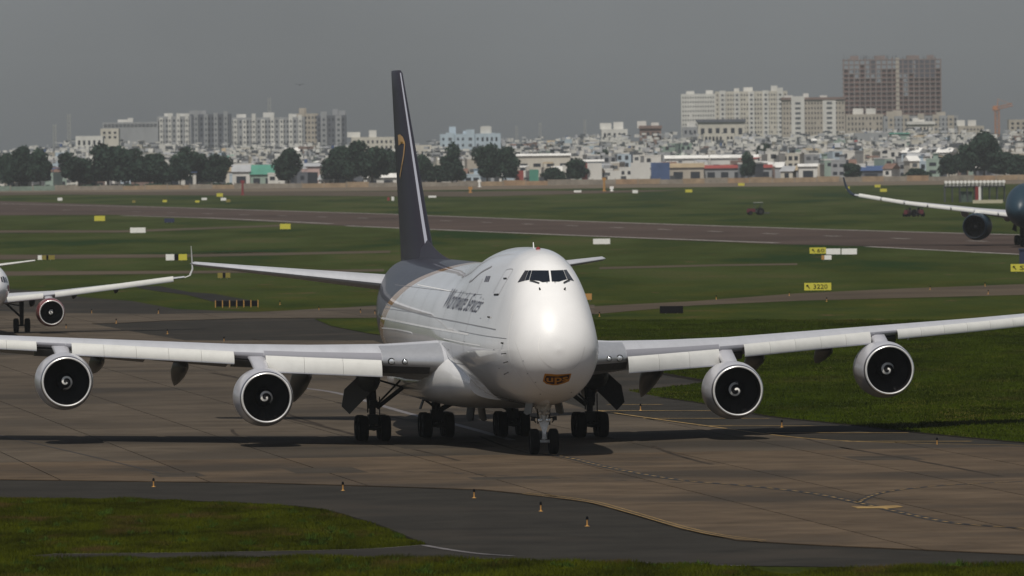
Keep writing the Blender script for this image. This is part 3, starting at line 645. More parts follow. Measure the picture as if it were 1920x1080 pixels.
for side in (1, -1):
    wg = airfoil_body('wing', WS, side, M_['wing_grey'], root, n=5)
    def seg(y0, y1, n, drop, fwd, dz):
        for i in range(n):
            ya = y0 + (y1 - y0) * i / n + .006; yb = y0 + (y1 - y0) * (i + 1) / n - .006
            leading_flap((ya, LEX(ya) - .02, wz(ya)[0] + dz), (yb, LEX(yb) - .02, wz(yb)[0] + dz), side, M_['flap_white'], root, drop, fwd)
    seg(6.1, 11.35, 3, .80, .40, .0)
    seg(12.8, 20.35, 5, .60, .45, .12)
    seg(22.0, 30.6, 6, .46, .38, .10)
    # dark cavities behind the leading edge flaps, and the bare metal leading edge at the root
    for (ya, yb) in ((3.9, 6.1), (11.35, 12.8), (20.4, 22.0)):
        mb = MB(); za, zb = wz(ya)[0], wz(yb)[0]
        mb.loft([[(LEX(ya) + .15, side * ya, za - .28), (LEX(ya) + .55, side * ya, za - .16), (LEX(ya) + 1.9, side * ya, za - .66), (LEX(ya) + .6, side * ya, za - .60)],
                 [(LEX(yb) + .15, side * yb, zb - .28), (LEX(yb) + .55, side * yb, zb - .16), (LEX(yb) + 1.9, side * yb, zb - .66), (LEX(yb) + .6, side * yb, zb - .60)]])
        mb.build('flap_recess', M_['hinge_dark'], root, smooth=0)
    for i in range(6):   # trailing edge flaps
        ya = 4.2 + i * 4.0; yb = ya + 3.6
        xa = LEX(ya) + wz(ya)[1] * .93; xb = LEX(yb) + wz(yb)[1] * .93; za = wz(ya)[0] - wz(ya)[1] * .032 - .10; zb = wz(yb)[0] - wz(yb)[1] * .02 - .08
        mb = MB(); mb.loft([[(x, side * y, z), (x + 1.0, side * y, z - .16), (x + 2.0, side * y, z - .45), (x + 1.0, side * y, z - .30)] for x, y, z in ((xa, ya, za), (xb, yb, zb))])
        mb.build('trailing_edge_flap', M_['wing_grey'], root, smooth=30)
    for yy, ln, dp, dr, wdd in ((5.75, 7.5, 1.3, 2.0, .62), (8.9, 7.0, 1.15, 2.6, .50), (14.7, 6.0, .95, 1.9, .42), (18.7, 5.0, .85, 1.3, .38)):
        z0, ch = wz(yy); canoe(root, LEX(yy) + ch * .48, side * yy, z0 - ch * .03 - .15, ln, dp, M_['fairing_grey'], dr, wdd)
    engine(root, (22.91, side * 11.7, 2.45), 1.22, 4.6, 2.6 if side > 0 else .6, CM, pylon=(LEX(11.7) - .25, wz(11.7)[0] - .05, LEX(11.7) + 5, wz(11.7)[0] - .5))
    engine(root, (31.86, side * 20.83, 3.14), 1.22, 4.6, 3.6 if side > 0 else 1.6, CM, pylon=(LEX(20.83) - .25, wz(20.83)[0] - .05, LEX(20.83) + 4, wz(20.83)[0] - .4))
    for yy, rr in ((5.65, .13), (5.05, .105)):   # landing lights in the root leading edge
        mb = MB(); z0 = wz(yy)[0] - .02; mb.lathe((LEX(yy) - .10, side * yy, z0), (1, 0, 0), [(-.05, .005), (-.03, rr * .6), (0, rr), (.25, rr)], 20)
        l_ = mb.build('landing_light', M_['lamp'], root); mb = MB(); mb.lathe((LEX(yy) - .10, side * yy, z0), (1, 0, 0), [(-.01, rr), (-.03, rr * 1.12), (0.02, rr * 1.3), (.2, rr * 1.3)], 20); mb.build('lamp_rim', M_['gear_dark'], l_)
    # tailplane
    airfoil_body('tailplane', [(1.0, 57.6, 7.35, 9.6, .09, 0), (11.1, 66.5, 8.5, 2.8, .08, 0), (11.25, 67.0, 8.52, 2.0, .04, 0)], side, M_['wing_grey'], root)
# leading edge skins: polished at the root, duller grey further out
for side in (1, -1):
    for ya, yb, k0, k1, mt in ((3.3, 6.05, 6, 15, 'metal'), (6.07, 11.4, 8, 13, 'edge_grey'), (11.42, 20.6, 9, 13, 'edge_grey'), (20.62, 31.4, 9, 13, 'edge_grey')):
        rings = []
        for q in range(7):
            y = ya + (yb - ya) * q / 6
            for p_, q_ in zip(WS[:-1], WS[1:]):
                if p_[0] <= y <= q_[0]: t = (y - p_[0]) / (q_[0] - p_[0]); xl, zl, ch, th, inc = [p_[n_] + (q_[n_] - p_[n_]) * t for n_ in range(1, 6)]
            xl -= .02; r = []; a = math.radians(inc)
            for (u, t) in AF[k0:k1]:
                t = t * (th + .006) / .14; x = u * ch; z = t * ch; r.append((xl + x * math.cos(a) + z * math.sin(a), side * y, zl - x * math.sin(a) + z * math.cos(a)))
            rings.append(r)
        mb = MB(); mb.loft(rings, closed=False, cap=False); mb.build('leading_edge', M_[mt], root, smooth=60)

# fin and its fillet
fin = airfoil_body('fin', [(8.5, 52.2, 0, 14.2, .085, 0), (9.4, 53.6, 0, 13.0, .085, 0), (10.9, 55.6, 0, 11.6, .085, 0), (15, 60.7, 0, 8.0, .085, 0), (18.7, 65.4, 0, 4.6, .085, 0), (18.85, 65.9, 0, 4.0, .06, 0)], 1, M_['brown'], root, vertical=True)
rings = []
for (z, xl, ch, th) in ((9.4, 53.57, 13.0, .089), (10.9, 55.57, 11.6, .089), (15, 60.67, 8.0, .089), (18.7, 65.37, 4.6, .089)):
    rings.append([(xl + u * ch, t * th / .14 * ch, z) for u, t in AF[9:11]])
mb = MB(); mb.loft(rings, closed=False, cap=False); mb.build('leading_edge', mat('fin_edge', (.30, .31, .36), .4), fin, smooth=60)
mb = MB(); rings = []
for t in (0, .2, .4, .6, .8, 1):
    x = 40 + 14 * t; hgt = 8.8 + 1.0 * t ** 2.2; wv = .03 + .32 * t; rings.append([(x, -wv * 1.6, 8.55), (x, -wv, 8.75 + (hgt - 8.8) * .6), (x, 0, hgt), (x, wv, 8.75 + (hgt - 8.8) * .6), (x, wv * 1.6, 8.55)])
mb.loft(rings); mb.build('dorsal_fillet', M_['brown'], root, smooth=60)

# nose: glass, logo, seams, lettering
def win(name, pts, m=None): return J.decal(name, pts, m or M_['glass'], step=3.0, off=.015)
win('windshield', [(997.6, 507.2), (1028.8, 507.4), (1031.2, 528.0), (1017.5, 529.6), (1011, 526.9), (993.0, 524.8)])
win('windshield', [(1032.0, 507.4), (1055.8, 506.6), (1063.0, 524.0), (1057, 525.3), (1048, 528.4), (1034.4, 528.0)])
win('cockpit_window', [(984.6, 507.3), (991.2, 507.4), (984.0, 526.4), (970.8, 529.8)], mat('side_glass_dark', (.03, .028, .03), .12, spec=.8))
win('cockpit_window', [(991.7, 507.4), (996.9, 507.2), (992.2, 524.9), (984.6, 526.3)])
win('cockpit_window', [(1056.4, 506.5), (1062.0, 505.9), (1076, 527.2), (1063.8, 524.1)], mat('side_glass', (.05, .055, .065), .12, spec=.8))
for pts in ([(994, 526.5), (1000, 528), (1011.5, 531.8)], [(1067.5, 525.5), (1062, 528), (1056, 531.5)]): J.seam('wiper', pts, .07, M_['gear_dark'], off=.05)
J.seam('wiper', [(1025, 529), (1026, 530.5)], .05, M_['gear_dark'], off=.05); J.seam('wiper', [(1040, 529), (1040.5, 530.5)], .05, M_['gear_dark'], off=.05)
lg = J.decal('nose_emblem', [(1021.5, 700.3), (1032, 700.8), (1044, 701.8), (1058, 701.2), (1071, 700.0), (1069.5, 707), (1066.5, 714.5), (1057, 718.5), (1046, 721.6), (1036, 722), (1024, 719.5), (1018, 714.5), (1019.5, 707)], M_['logo_gold'], step=4, off=.014)
J.decal('emblem_field', [(1024.5, 704.0), (1034, 704.8), (1046, 705.5), (1058, 703.5), (1068, 701.6), (1067, 707), (1064.3, 713), (1056, 716.3), (1046, 719.4), (1036, 719.8), (1026.5, 717.6), (1021.2, 713.2), (1022.3, 708)], M_['logo_brown'], step=4, off=.020, parent=lg)
def text_bm(body, sx, sy, shear, ox, oy, extrude=0, offset=0.0):
    cu = bpy.data.curves.new('lettering', 'FONT'); cu.body = body; cu.fill_mode = 'BOTH'; cu.resolution_u = 3; cu.offset = offset
    to = bpy.data.objects.new('lettering', cu); C.objects.link(to); dg = bpy.context.evaluated_depsgraph_get(); me = bpy.data.meshes.new_from_object(to.evaluated_get(dg)); bpy.data.objects.remove(to)
    xs_ = [v.co.x for v in me.vertices]; lo, hi = min(xs_), max(xs_); ys_ = [v.co.y for v in me.vertices]; h = max(ys_)
    bm = bmesh.new(); bm.from_mesh(me); bmesh.ops.remove_doubles(bm, verts=bm.verts, dist=1e-5)
    for v in bm.verts:
        u = (v.co.x - lo) / (hi - lo); t = v.co.y / h; v.co = Vector((ox(u, t), oy(u, t), 0))
    return bm
bm = text_bm('ups', 0, 0, 0, lambda u, t: 1024.8 + 40 * u, lambda u, t: 715.2 - 1.6 * u + .6 * math.sin(math.pi * u) - (7.6 + .6 * u) * t, offset=.02)
J.wrap('lettering', bm, M_['logo_gold'], J.hit_px, 5, .028, lg)
bm = text_bm('Worldwide Services', 0, 0, 0, lambda u, t: 828.5 + 66.5 * u + 21.5 * t - 2.5 * u * (1 - t) + 0 * u, lambda u, t: 577.0 + 9.2 * u - 36.5 * t + 6 * u * t, offset=-.004)
J.wrap('lettering', bm, M_['ink'], J.hit_px, 4, .02)
J.seam('radome_seam', [(1062, 697), (1045, 692), (1028, 684), (1016, 672), (1010.5, 658), (1010, 645), (1013, 632)], .035, M_['seam_reflection_pale'])
J.seam('seam_reflection_line', [(962, 585), (956, 610), (953, 640), (955, 665), (960, 683), (970, 700), (978, 712)], .07, M_['seam_reflection_pale'])
J.seam('seam_reflection_line', [(723, 570), (740, 575), (800, 592), (850, 602), (890, 610), (930, 618)], .05, M_['seam'])
J.seam('seam_reflection_line', [(716, 596), (750, 603), (800, 613), (850, 622), (878, 627)], .09, M_['seam_reflection_pale'])  # pale line paints the edge of the ground reflection on the glossy side
J.seam('seam_reflection_line', [(716, 615), (740, 617), (770, 623), (773, 627)], .07, M_['seam_reflection_pale'])
J.seam('seam_reflection_line', [(783, 534), (820, 541), (850, 547)], .05, M_['seam_reflection_pale'])
J.seam('seam_reflection_line', [(832, 635), (870, 643), (900, 648)], .05, M_['seam_reflection_pale'])
J.seam('seam_reflection_line', [(860, 620), (905, 629), (950, 635)], .03, M_['seam'])
M_['seam_soft'] = mat('seam_soft', (0.62, 0.61, 0.60), 0.5)
J.seam('seam_reflection_line', [(966, 640), (985, 690), (1010, 728), (1040, 742)], .02, M_['seam_soft'])
J.seam('seam_reflection_line', [(1062, 697), (1078, 688), (1090, 672), (1096, 650)], .02, M_['seam_soft'])
for q in ((988, 700), (1003, 716), (980, 676), (1070, 735), (1012, 738), (935, 690), (925, 655), (900, 596), (870, 640), (840, 655), (905, 560)): J.decal('stencil', [(q[0], q[1]), (q[0] + 2.4, q[1]), (q[0] + 2.4, q[1] + 1.2), (q[0], q[1] + 1.2)], M_['seam'], step=3, off=.012)
for xq in (13.5, 17.5, 22.0, 26.5, 31.0, 36.0, 41.0, 46.0): J.seam('seam_reflection_line', [(xq, 8.3), (xq, 7.0), (xq, 5.5), (xq, 4.2), (xq, 3.2)], .035, M_['seam'], caster=J.hit_side, n=4)
for zq, xa_, xb_ in ((7.55, 12, 47), (4.15, 14, 30), (6.35, 26, 47)): J.seam('seam_reflection_line', [(xa_ + (xb_ - xa_) * q_ / 12, zq) for q_ in range(13)], .025, M_['seam'], caster=J.hit_side, n=2)
J.seam('door_line_hump_shade', [(925, 549), (943, 516), (950, 506), (960, 504.5), (961, 508), (949, 528), (935, 553)], .03, M_['seam'])
for q in ([(926.5, 551), (935.5, 550.5), (935, 553.8), (926.5, 554.2)], [(943.8, 521), (950.5, 520.6), (950.8, 523.4), (944.5, 523.6)]): J.decal('door_hinge', q, M_['gear_dark'], step=3, off=.02)
J.seam('door_line_hump_shade', [(880, 528.5), (885, 526), (896, 516), (905, 509), (922, 500)], .12, M_['seam'])  # dark line paints the shade at the rear end of the hump, no door
for k in (0, 3, 6): J.decal('cabin_window', [(908.0 + k, 528.5), (910.0 + k, 528.5), (914.0 + k, 517.5), (912.0 + k, 517.5)], M_['ink'], step=3, off=.012)
for q in ((1012.5, 543), (1058.5, 543), (918, 595), (943.5, 643.5)):
    l, n, i, d = J.hit_px(*q)
    if l: mb = MB(); mb.tube(l, l + n * .12, .05, .03, 8); mb.build('sensor_probe', M_['gear_dark'], root)
for q in ((949, 662.5), (952.5, 678), (953, 698)):
    l, n, i, d = J.hit_px(*q)
    if l: mb = MB(); mb.tube(l, l + n * .22, .025, .02, 8); mb.tube(l + n * .22, l + n * .22 + Vector((-.3, 0, 0)), .03, .015, 8); mb.build('sensor_probe', M_['gear_dark'], root)
mb = MB(); mb.prism([(10.5, 0, 9.7), (10.9, 0, 9.7), (10.85, 0, 10.05), (10.7, 0, 10.05)], (0, .03, 0)); mb.build('antenna', M_['white'], root, smooth=0)
mb = MB(); mb.lathe((8.2, .1, 9.70), (0, 0, 1), [(0, .12), (.1, .1), (.16, .02)], 14); mb.build('beacon', M_['red'], root)
# gold shield stroke on the fin side
def fin_hit(px, py):
    o = J.inv @ CAMP; d = (J.inv.to_3x3() @ ray(px, py)).normalized(); return fin_bvh.ray_cast(o, d)
fin_bvh = BVHTree.FromPolygons([v.co for v in fin.data.vertices], [p.vertices for p in fin.data.polygons])
J.decal('fin_emblem', [[(746.5, 253), (751, 252), (756, 257), (759.5, 266), (760, 271), (756.5, 269), (752.5, 269.5), (748, 273)], [(758.4, 270), (760.2, 269), (758.5, 290), (754, 315), (750.6, 335), (749.8, 330), (752.6, 312), (756.6, 290)]], M_['gold'], caster=fin_hit, step=6, off=.02, parent=fin)

# landing gear
nw = wheel_mesh(.61, .42); ww = wheel_mesh(.63, .48)
def gear_part(f, m, parent, name, smooth=40):
    mb = MB(); f(mb); return mb.build(name, m, parent, smooth=smooth)
G = M_['gear_light']; D_ = M_['gear_dark']
ng = gear_part(lambda b: (b.tube((7.7, 0, .60), (7.7, 0, 1.5), .085, .085, 16), b.tube((7.7, 0, 1.45), (7.75, 0, 3.0), .13, .16, 16), b.tube((7.7, -.5, .61), (7.7, .5, .61), .075, None, 14), b.tube((7.7, -.17, 1.5), (7.7, .17, 1.5), .17, None, 14), b.tube((7.62, -.3, 2.35), (7.62, .3, 2.35), .09, None, 12), b.box((7.6, 0, 2.15), (.16, .5, .3))), G, root, 'nose_gear')
gear_part(lambda b: (b.prism([(7.48, -.24, 1.52), (7.48, .24, 1.52), (7.34, .05, .98), (7.34, -.05, .98)], (.05, 0, 0)), b.prism([(7.34, -.07, .98), (7.34, .07, .98), (7.50, .13, .72), (7.50, -.13, .72)], (.05, 0, 0))), G, ng, 'torque_link')
gear_part(lambda b: (b.tube((7.6, -.12, 1.72), (7.6, -.62, 1.78), .035), b.tube((7.6, .12, 1.72), (7.6, .62, 1.78), .035), b.box((7.6, -.52, 1.68), (.16, .2, .14)), b.box((7.6, .52, 1.66), (.16, .2, .14)), b.tube((7.6, -.28, 1.4), (7.6, -.28, 2.2), .04), b.tube((7.6, .28, 1.45), (7.6, .28, 2.2), .04), b.tube((7.55, -.5, 1.66), (7.55, -.38, 1.5), .03), b.tube((7.55, .5, 1.66), (7.55, .38, 1.5), .03)), D_, ng, 'steering_cylinder')
gear_part(lambda b: (b.tube((7.8, -.16, 1.75), (8.0, -.5, 2.6), .045), b.tube((7.8, .16, 1.75), (8.0, .5, 2.6), .045), b.tube((7.5, 0, 1.9), (5.6, 0, 2.5), .06), b.tube((7.55, -.36, 2.5), (7.55, -.12, 1.6), .035), b.tube((7.55, .36, 2.5), (7.55, .12, 1.6), .035)), G, ng, 'drag_brace')
for yy, zz in ((-.17, 1.98), (.17, 1.98), (-.2, 1.62), (.2, 1.62)):
    gear_part(lambda b: b.lathe((7.44, yy, zz), (1, 0, 0), [(0, .005), (.02, .08), (.03, .105), (.14, .09)], 16), M_['lamp'], ng, 'taxi_light')
for s_ in (1, -1):
    put_wheel(nw, (7.7, s_ * .46, .61), ng)
    gear_part(lambda b: b.prism([(6.2, s_ * .68, 2.5), (8.8, s_ * .68, 2.45), (8.8, s_ * .78, 1.95), (7.6, s_ * .80, 1.88), (6.2, s_ * .78, 2.0)], (0, .05, 0)), M_['fairing_grey'], ng, 'gear_door')
    # wing gear
    y0 = s_ * 5.5
    g = gear_part(lambda b: (b.tube((31.75, y0, .63), (31.75, y0, 1.9), .16, .17, 16), b.tube((31.75, y0, 1.6), (31.85, s_ * 5.7, 4.0), .25, .3, 16), b.tube((31.0, y0, .63), (32.5, y0, .63), .14, None, 14), b.tube((31.01, y0 - .62, .63), (31.01, y0 + .62, .63), .1), b.tube((32.49, y0 - .62, .63), (32.49, y0 + .62, .63), .1), b.box((31.6, y0, 1.05), (.5, .5, .5))), D_, root, 'wing_gear')
    gear_part(lambda b: (b.tube((31.6, y0 - s_ * .2, 1.62), (31.6, s_ * 3.1, 3.3), .11), b.tube((31.5, y0 - s_ * .15, 1.75), (31.5, s_ * 4.1, 3.0), .05), b.tube((31.6, s_ * 5.3, 3.05), (31.6, s_ * 3.9, 2.62), .05)), D_, g, 'side_brace')
    gear_part(lambda b: (b.tube((31.2, y0 + .3, 1.4), (31.2, y0 + .3, 2.6), .035), b.tube((31.2, y0 - .3, 1.3), (31.2, y0 - .3, 2.2), .03), b.box((31.2, y0, 1.9), (.2, .4, .22))), D_, g, 'hydraulic_line')
    gear_part(lambda b: (b.prism([(30.9, s_ * 5.8, 3.7), (30.9, s_ * 7.0, 2.6), (30.9, s_ * 7.15, 1.75), (30.9, s_ * 6.75, 1.35), (30.9, s_ * 5.75, 2.35)], (.08, 0, 0))) , M_['fairing_grey'] if s_ > 0 else D_, g, 'gear_door')
    gear_part(lambda b: (b.prism([(31.3, s_ * 5.2, 3.8), (33.2, s_ * 5.3, 3.6), (33.2, s_ * 6.3, 2.4), (31.3, s_ * 6.2, 2.2)], (0, .06, .04)),), D_, g, 'gear_door')
    for dx in (-.74, .74):
        for dy in (-.56, .56): put_wheel(ww, (31.75 + dx, y0 + dy, .63), g)
    y0 = s_ * 1.92
    g = gear_part(lambda b: (b.tube((34.85, y0, .63), (34.85, y0, 2.6), .2, .25, 16), b.tube((34.1, y0, .63), (35.6, y0, .63), .14, None, 14), b.tube((34.11, y0 - .62, .63), (34.11, y0 + .62, .63), .1), b.tube((35.59, y0 - .62, .63), (35.59, y0 + .62, .63), .1), b.box((34.6, y0, 1.15), (.5, .6, .5)), b.tube((34.5, y0, 1.3), (33.0, y0, 2.3), .09)), D_, root, 'body_gear')
    gear_part(lambda b: (b.tube((34.6, y0 - s_ * .1, 1.35), (34.6, s_ * .55, 2.05), .13), b.tube((34.3, s_ * 1.5, 1.72), (34.3, 0, 1.72), .035), b.tube((34.4, y0 + s_ * .2, 1.6), (34.4, y0 + s_ * .65, 1.95), .06), b.prism([(34.2, y0 + s_ * .6, 2.1), (34.9, y0 + s_ * .6, 2.1), (34.9, y0 + s_ * .85, 1.45), (34.2, y0 + s_ * .85, 1.45)], (0, .05, 0))), D_, g, 'side_brace')
    gear_part(lambda b: b.prism([(32.5, s_ * .18, 2.0), (35.2, s_ * .18, 2.0), (35.2, s_ * .34, .95), (34, s_ * .37, .80), (32.5, s_ * .34, .9)], (0, .07, 0)), M_['fairing_grey'] if s_ < 0 else D_, g, 'gear_door')
    for dx in (-.74, .74):
        for dy in (-.56, .56): put_wheel(ww, (34.85 + dx, y0 + dy, .63), g)

# ------------------------------------------------------------------ other aircraft
def place(px, py, psi): return gp(px, py), psi
# small red-lipped passenger jet at the left edge
gx, gy = gp(41, 625); psi = 0.125
a2 = Vector((-math.sin(psi), math.cos(psi))); s2 = Vector((-math.cos(psi), -math.sin(psi)))
o2 = Vector((gx, gy)) - a2 * 17.7 + s2 * 3.8
r2 = empty('passenger_jet', (o2.x, o2.y, 0.07), math.pi / 2 + psi, 'white twin-engined passenger jet with red engine rims, cut by the left edge', 'passenger plane')
HT2 = [(0, 3.75, 3.65, .02, 3.7), (.2, 4.15, 3.25, .5, 3.7), (.6, 4.5, 2.95, .85, 3.7), (1.2, 4.85, 2.65, 1.2, 3.75), (2, 5.2, 2.4, 1.5, 3.8), (2.8, 5.55, 2.22, 1.7, 3.85), (4, 5.85, 2.05, 1.88, 3.9), (6, 5.97, 1.93, 1.97, 3.95), (8, 5.98, 1.9, 1.98, 3.95), (24, 5.98, 1.9, 1.98, 3.95), (30, 5.9, 2.9, 1.6, 4.5), (37.5, 5.4, 4.9, .25, 5.2)]
J2 = Jet(r2)
mb = MB(); mb.loft(hull(HT2, [0, .05, .15, .3, .6, 1, 1.5] + frange(2, 10, .6) + frange(10, 37.5, 2) + [37.5], 64)); f2 = mb.build('fuselage', M_['white'], r2, smooth=60); J2.set_hull(f2)
for pts in ([(0.6, 519.5), (2.8, 519), (6, 529.5), (2.5, 528)], [(3.8, 518.5), (7.2, 519), (11, 529), (7.2, 530)], [(8.2, 519.5), (11, 520.5), (14.6, 530), (12, 530)]): J2.decal('cockpit_window', pts, M_['glass'], step=3, off=.02)
J2.decal('livery_patch', [(13.5, 535), (18, 535), (19, 547), (15, 546)], M_['red'], step=3, off=.02)
LE2 = lambda y: 11.3 + y * .50
W2S = [(1.2, LE2(1.2), 2.75, 7.2, .13, 2), (6.4, LE2(6.4), 3.15, 4.0, .12, 1), (17.4, LE2(17.4), 4.3, 1.6, .10, 0)]
for side in (1, -1):
    airfoil_body('wing', W2S, side, M_['wing_grey'], r2)
    rings = []
    for t in (0, .15, .3, .5, .75, 1):
        yy = 17.4 + .75 * math.sin(min(t * 3.2, 1) * math.pi / 2); zz = 4.25 + .25 * min(t * 3, 1) + 2.35 * max(0, t - .12) / .88; ch = 1.7 - 1.1 * t; th = .10 * ch * .5
        x0 = LE2(17.4) + 1.9 * t; rings.append([(x0, side * yy, zz), (x0 + ch * .35, side * (yy + th), zz), (x0 + ch, side * yy, zz), (x0 + ch * .35, side * (yy - th), zz)])
    mb = MB(); mb.loft(rings); mb.build('winglet', M_['flap_white'], r2)
    def lf(y0, y1, n):
        for i in range(n):
            ya = y0 + (y1 - y0) * i / n; yb = y0 + (y1 - y0) * (i + 1) / n
            za, zb = [2.75 + .40 * (y - 1.2) / 5.2 if y < 6.4 else 3.15 + 1.1 * (y - 6.4) / 10.2 for y in (ya, yb)]
            leading_flap((ya, LE2(ya), za + .16), (yb, LE2(yb), zb + .16), side, M_['flap_white'], r2, .42, .30, 'slat')
    lf(2.0, 5.3, 1); lf(6.3, 16.4, 4)
    red = dict(cowl=mat('red_cowl', (.17, .035, .035), .35, coat=.3) if side > 0 else bpy.data.materials['red_cowl'], band=M_['red'], lip=M_['lip'], pylon=M_['cowl'])
    engine(r2, (10.8, side * 5.75, 1.72), .98, 3, 1.0, red, nblade=24, swirl_r=.2, pylon=(LE2(5.75) - .1, 3.0, LE2(5.75) + 2, 2.9))
    for yy in (8.2, 11.8): canoe(r2, LE2(yy) + 1.8, side * yy, 3.2 + (yy - 6.4) * .105, 3.0, .6, D_, .8, .22)
    canoe(r2, 15.4, side * 4.6, 2.9, 3.0, .7, D_, .8, .25)
    g = gear_part(lambda b: (b.tube((17.7, side * 3.8, .58), (17.7, side * 3.8, 2.8), .16, .2), b.tube((17.7, side * 3.3, .58), (17.7, side * 4.3, .58), .08), b.tube((17.6, side * 3.7, 1.3), (17.5, side * 2.2, 2.7), .09), b.tube((17.6, side * 3.6, 2.2), (17.5, side * 2.6, 2.4), .05)), D_, r2, 'main_gear')
    wm = wheel_mesh(.58, .42) if side > 0 else wm
    for dy in (-.46, .46): put_wheel(wm, (17.7, side * 3.8 + dy, .58), g)
    airfoil_body('tailplane', [(.6, 32.0, 5.0, 3.6, .1, 0), (6.2, 35.0, 5.65, 1.5, .08, 0)], side, M_['flap_white'], r2)
airfoil_body('fin', [(5.5, 29.5, 0, 6.5, .1, 0), (11.8, 35, 0, 2.2, .1, 0)], 1, M_['red'], r2, vertical=True)
g = gear_part(lambda b: (b.tube((5.0, 0, .4), (5.1, 0, 2.1), .09, .11), b.tube((5.0, -.3, .38), (5.0, .3, .38), .05)), D_, r2, 'nose_gear')
wm = wheel_mesh(.38, .22)
for dy in (-.25, .25): put_wheel(wm, (5.0, dy, .38), g)

# blue-green widebody at the right edge
gx, gy = gp(1916, 459.5); psi = -0.228
a3 = Vector((-math.sin(psi), math.cos(psi))); s3 = Vector((-math.cos(psi), -math.sin(psi)))
o3 = Vector((gx, gy)) - a3 * 33 - s3 * 5.3
r3 = empty('widebody_jet', (o3.x, o3.y, 0.05), math.pi / 2 + psi, 'dark teal twin-engined widebody jet with a curved black wing tip, cut by the right edge', 'passenger plane')
HT3 = [(0, 5.2, 5.1, .02, 5.15), (.3, 5.95, 4.35, .8, 5.15), (1, 6.8, 3.7, 1.5, 5.2), (2.5, 7.9, 3.1, 2.2, 5.4), (4, 8.6, 2.8, 2.6, 5.6), (7, 9.0, 2.6, 2.95, 5.8), (45, 9.0, 2.6, 2.98, 5.8), (55, 8.9, 4.0, 2.3, 6.5), (66, 8.0, 7.0, .3, 7.5)]
mb = MB(); mb.loft(hull(HT3, [0, .1, .3, .6, 1, 1.6] + frange(2.4, 12, 1) + frange(12, 66, 3) + [66], 56)); mb.build('fuselage', M_['teal'], r3, smooth=60)
LE3 = lambda y: 20.5 + y * .62
for side in (1, -1):
    airfoil_body('wing', [(2, LE3(2), 4.0, 13.5, .12, 2.5), (10.5, LE3(10.5), 4.9, 8.2, .10, 1.5), (22, LE3(22), 6.1, 5.0, .09, 0), (31.0, LE3(31.0), 7.3, 3.0, .09, -.5)], side, M_['wing_grey'], r3)
    rings = []
    for i in range(9):
        t = i / 8; a = t * 1.35; yy = 31.0 + 2.3 * math.sin(a); zz = 7.3 + 3.2 * (1 - math.cos(a)) * 1.05; ch = 3.0 * (1 - t) ** .6 + .5; x0 = LE3(31.0) + 3.2 * t; th = max(ch * .06, .10)
        rings.append([(x0, side * yy, zz), (x0 + ch * .35, side * (yy + th * math.sin(a)), zz - th * math.cos(a)), (x0 + ch, side * yy, zz), (x0 + ch * .35, side * (yy - th * math.sin(a)), zz + th * math.cos(a))])
    mb = MB(); mb.loft(rings); mb.build('winglet', M_['navy'], r3)
    for i in range(7):
        ya = 3.5 + i * 3.85; yb = ya + 3.6; f3 = lambda y: 4.0 + (y - 2) * .105 if y < 22 else 6.1 + (y - 22) * .147
        leading_flap((ya, LE3(ya), f3(ya) + .25), (yb, LE3(yb), f3(yb) + .25), side, M_['flap_white'], r3, .5, .4, 'slat')
    engine(r3, (24.0, side * 10.6, 2.75), 1.66, 5.5, 0, dict(cowl=M_['teal'], band=M_['navy'], lip=M_['navy'], pylon=M_['flap_white']), nblade=22, swirl_r=0, pylon=(LE3(10.6) - .2, 5.0, LE3(10.6) + 4, 4.7))
    for yy in (6.6, 13.5): canoe(r3, LE3(yy) + 1.0, side * yy, 4.6 + (yy - 6) * .09, 6, 1.3, M_['flap_white'], .5, .42)
    g = gear_part(lambda b: (b.tube((33, side * 5.3, .7), (33, side * 5.2, 4.2), .3, .35), b.tube((32.1, side * 5.3, .7), (33.9, side * 5.3, .7), .18), b.tube((33, side * 5.1, 1.6), (33, side * 3.2, 3.6), .14), b.prism([(32.4, side * 6.0, 4.2), (32.4, side * 6.6, 2.2), (32.4, side * 5.9, 1.8)], (.1, 0, 0))), D_, r3, 'main_gear')
    wm3 = wheel_mesh(.7, .52) if side > 0 else wm3
    for dx in (-.85, .85):
        for dy in (-.62, .62): put_wheel(wm3, (33 + dx, side * 5.3 + dy, .7), g)
airfoil_body('fin', [(8.6, 52, 0, 9, .1, 0), (17, 61, 0, 3.6, .1, 0)], 1, M_['teal'], r3, vertical=True)
g = gear_part(lambda b: (b.tube((4.6, 0, .5), (4.7, 0, 3.0), .13, .16), b.tube((4.6, -.45, .52), (4.6, .45, .52), .08)), D_, r3, 'nose_gear')
wm = wheel_mesh(.52, .36)
for dy in (-.36, .36): put_wheel(wm, (4.6, dy, .52), g)

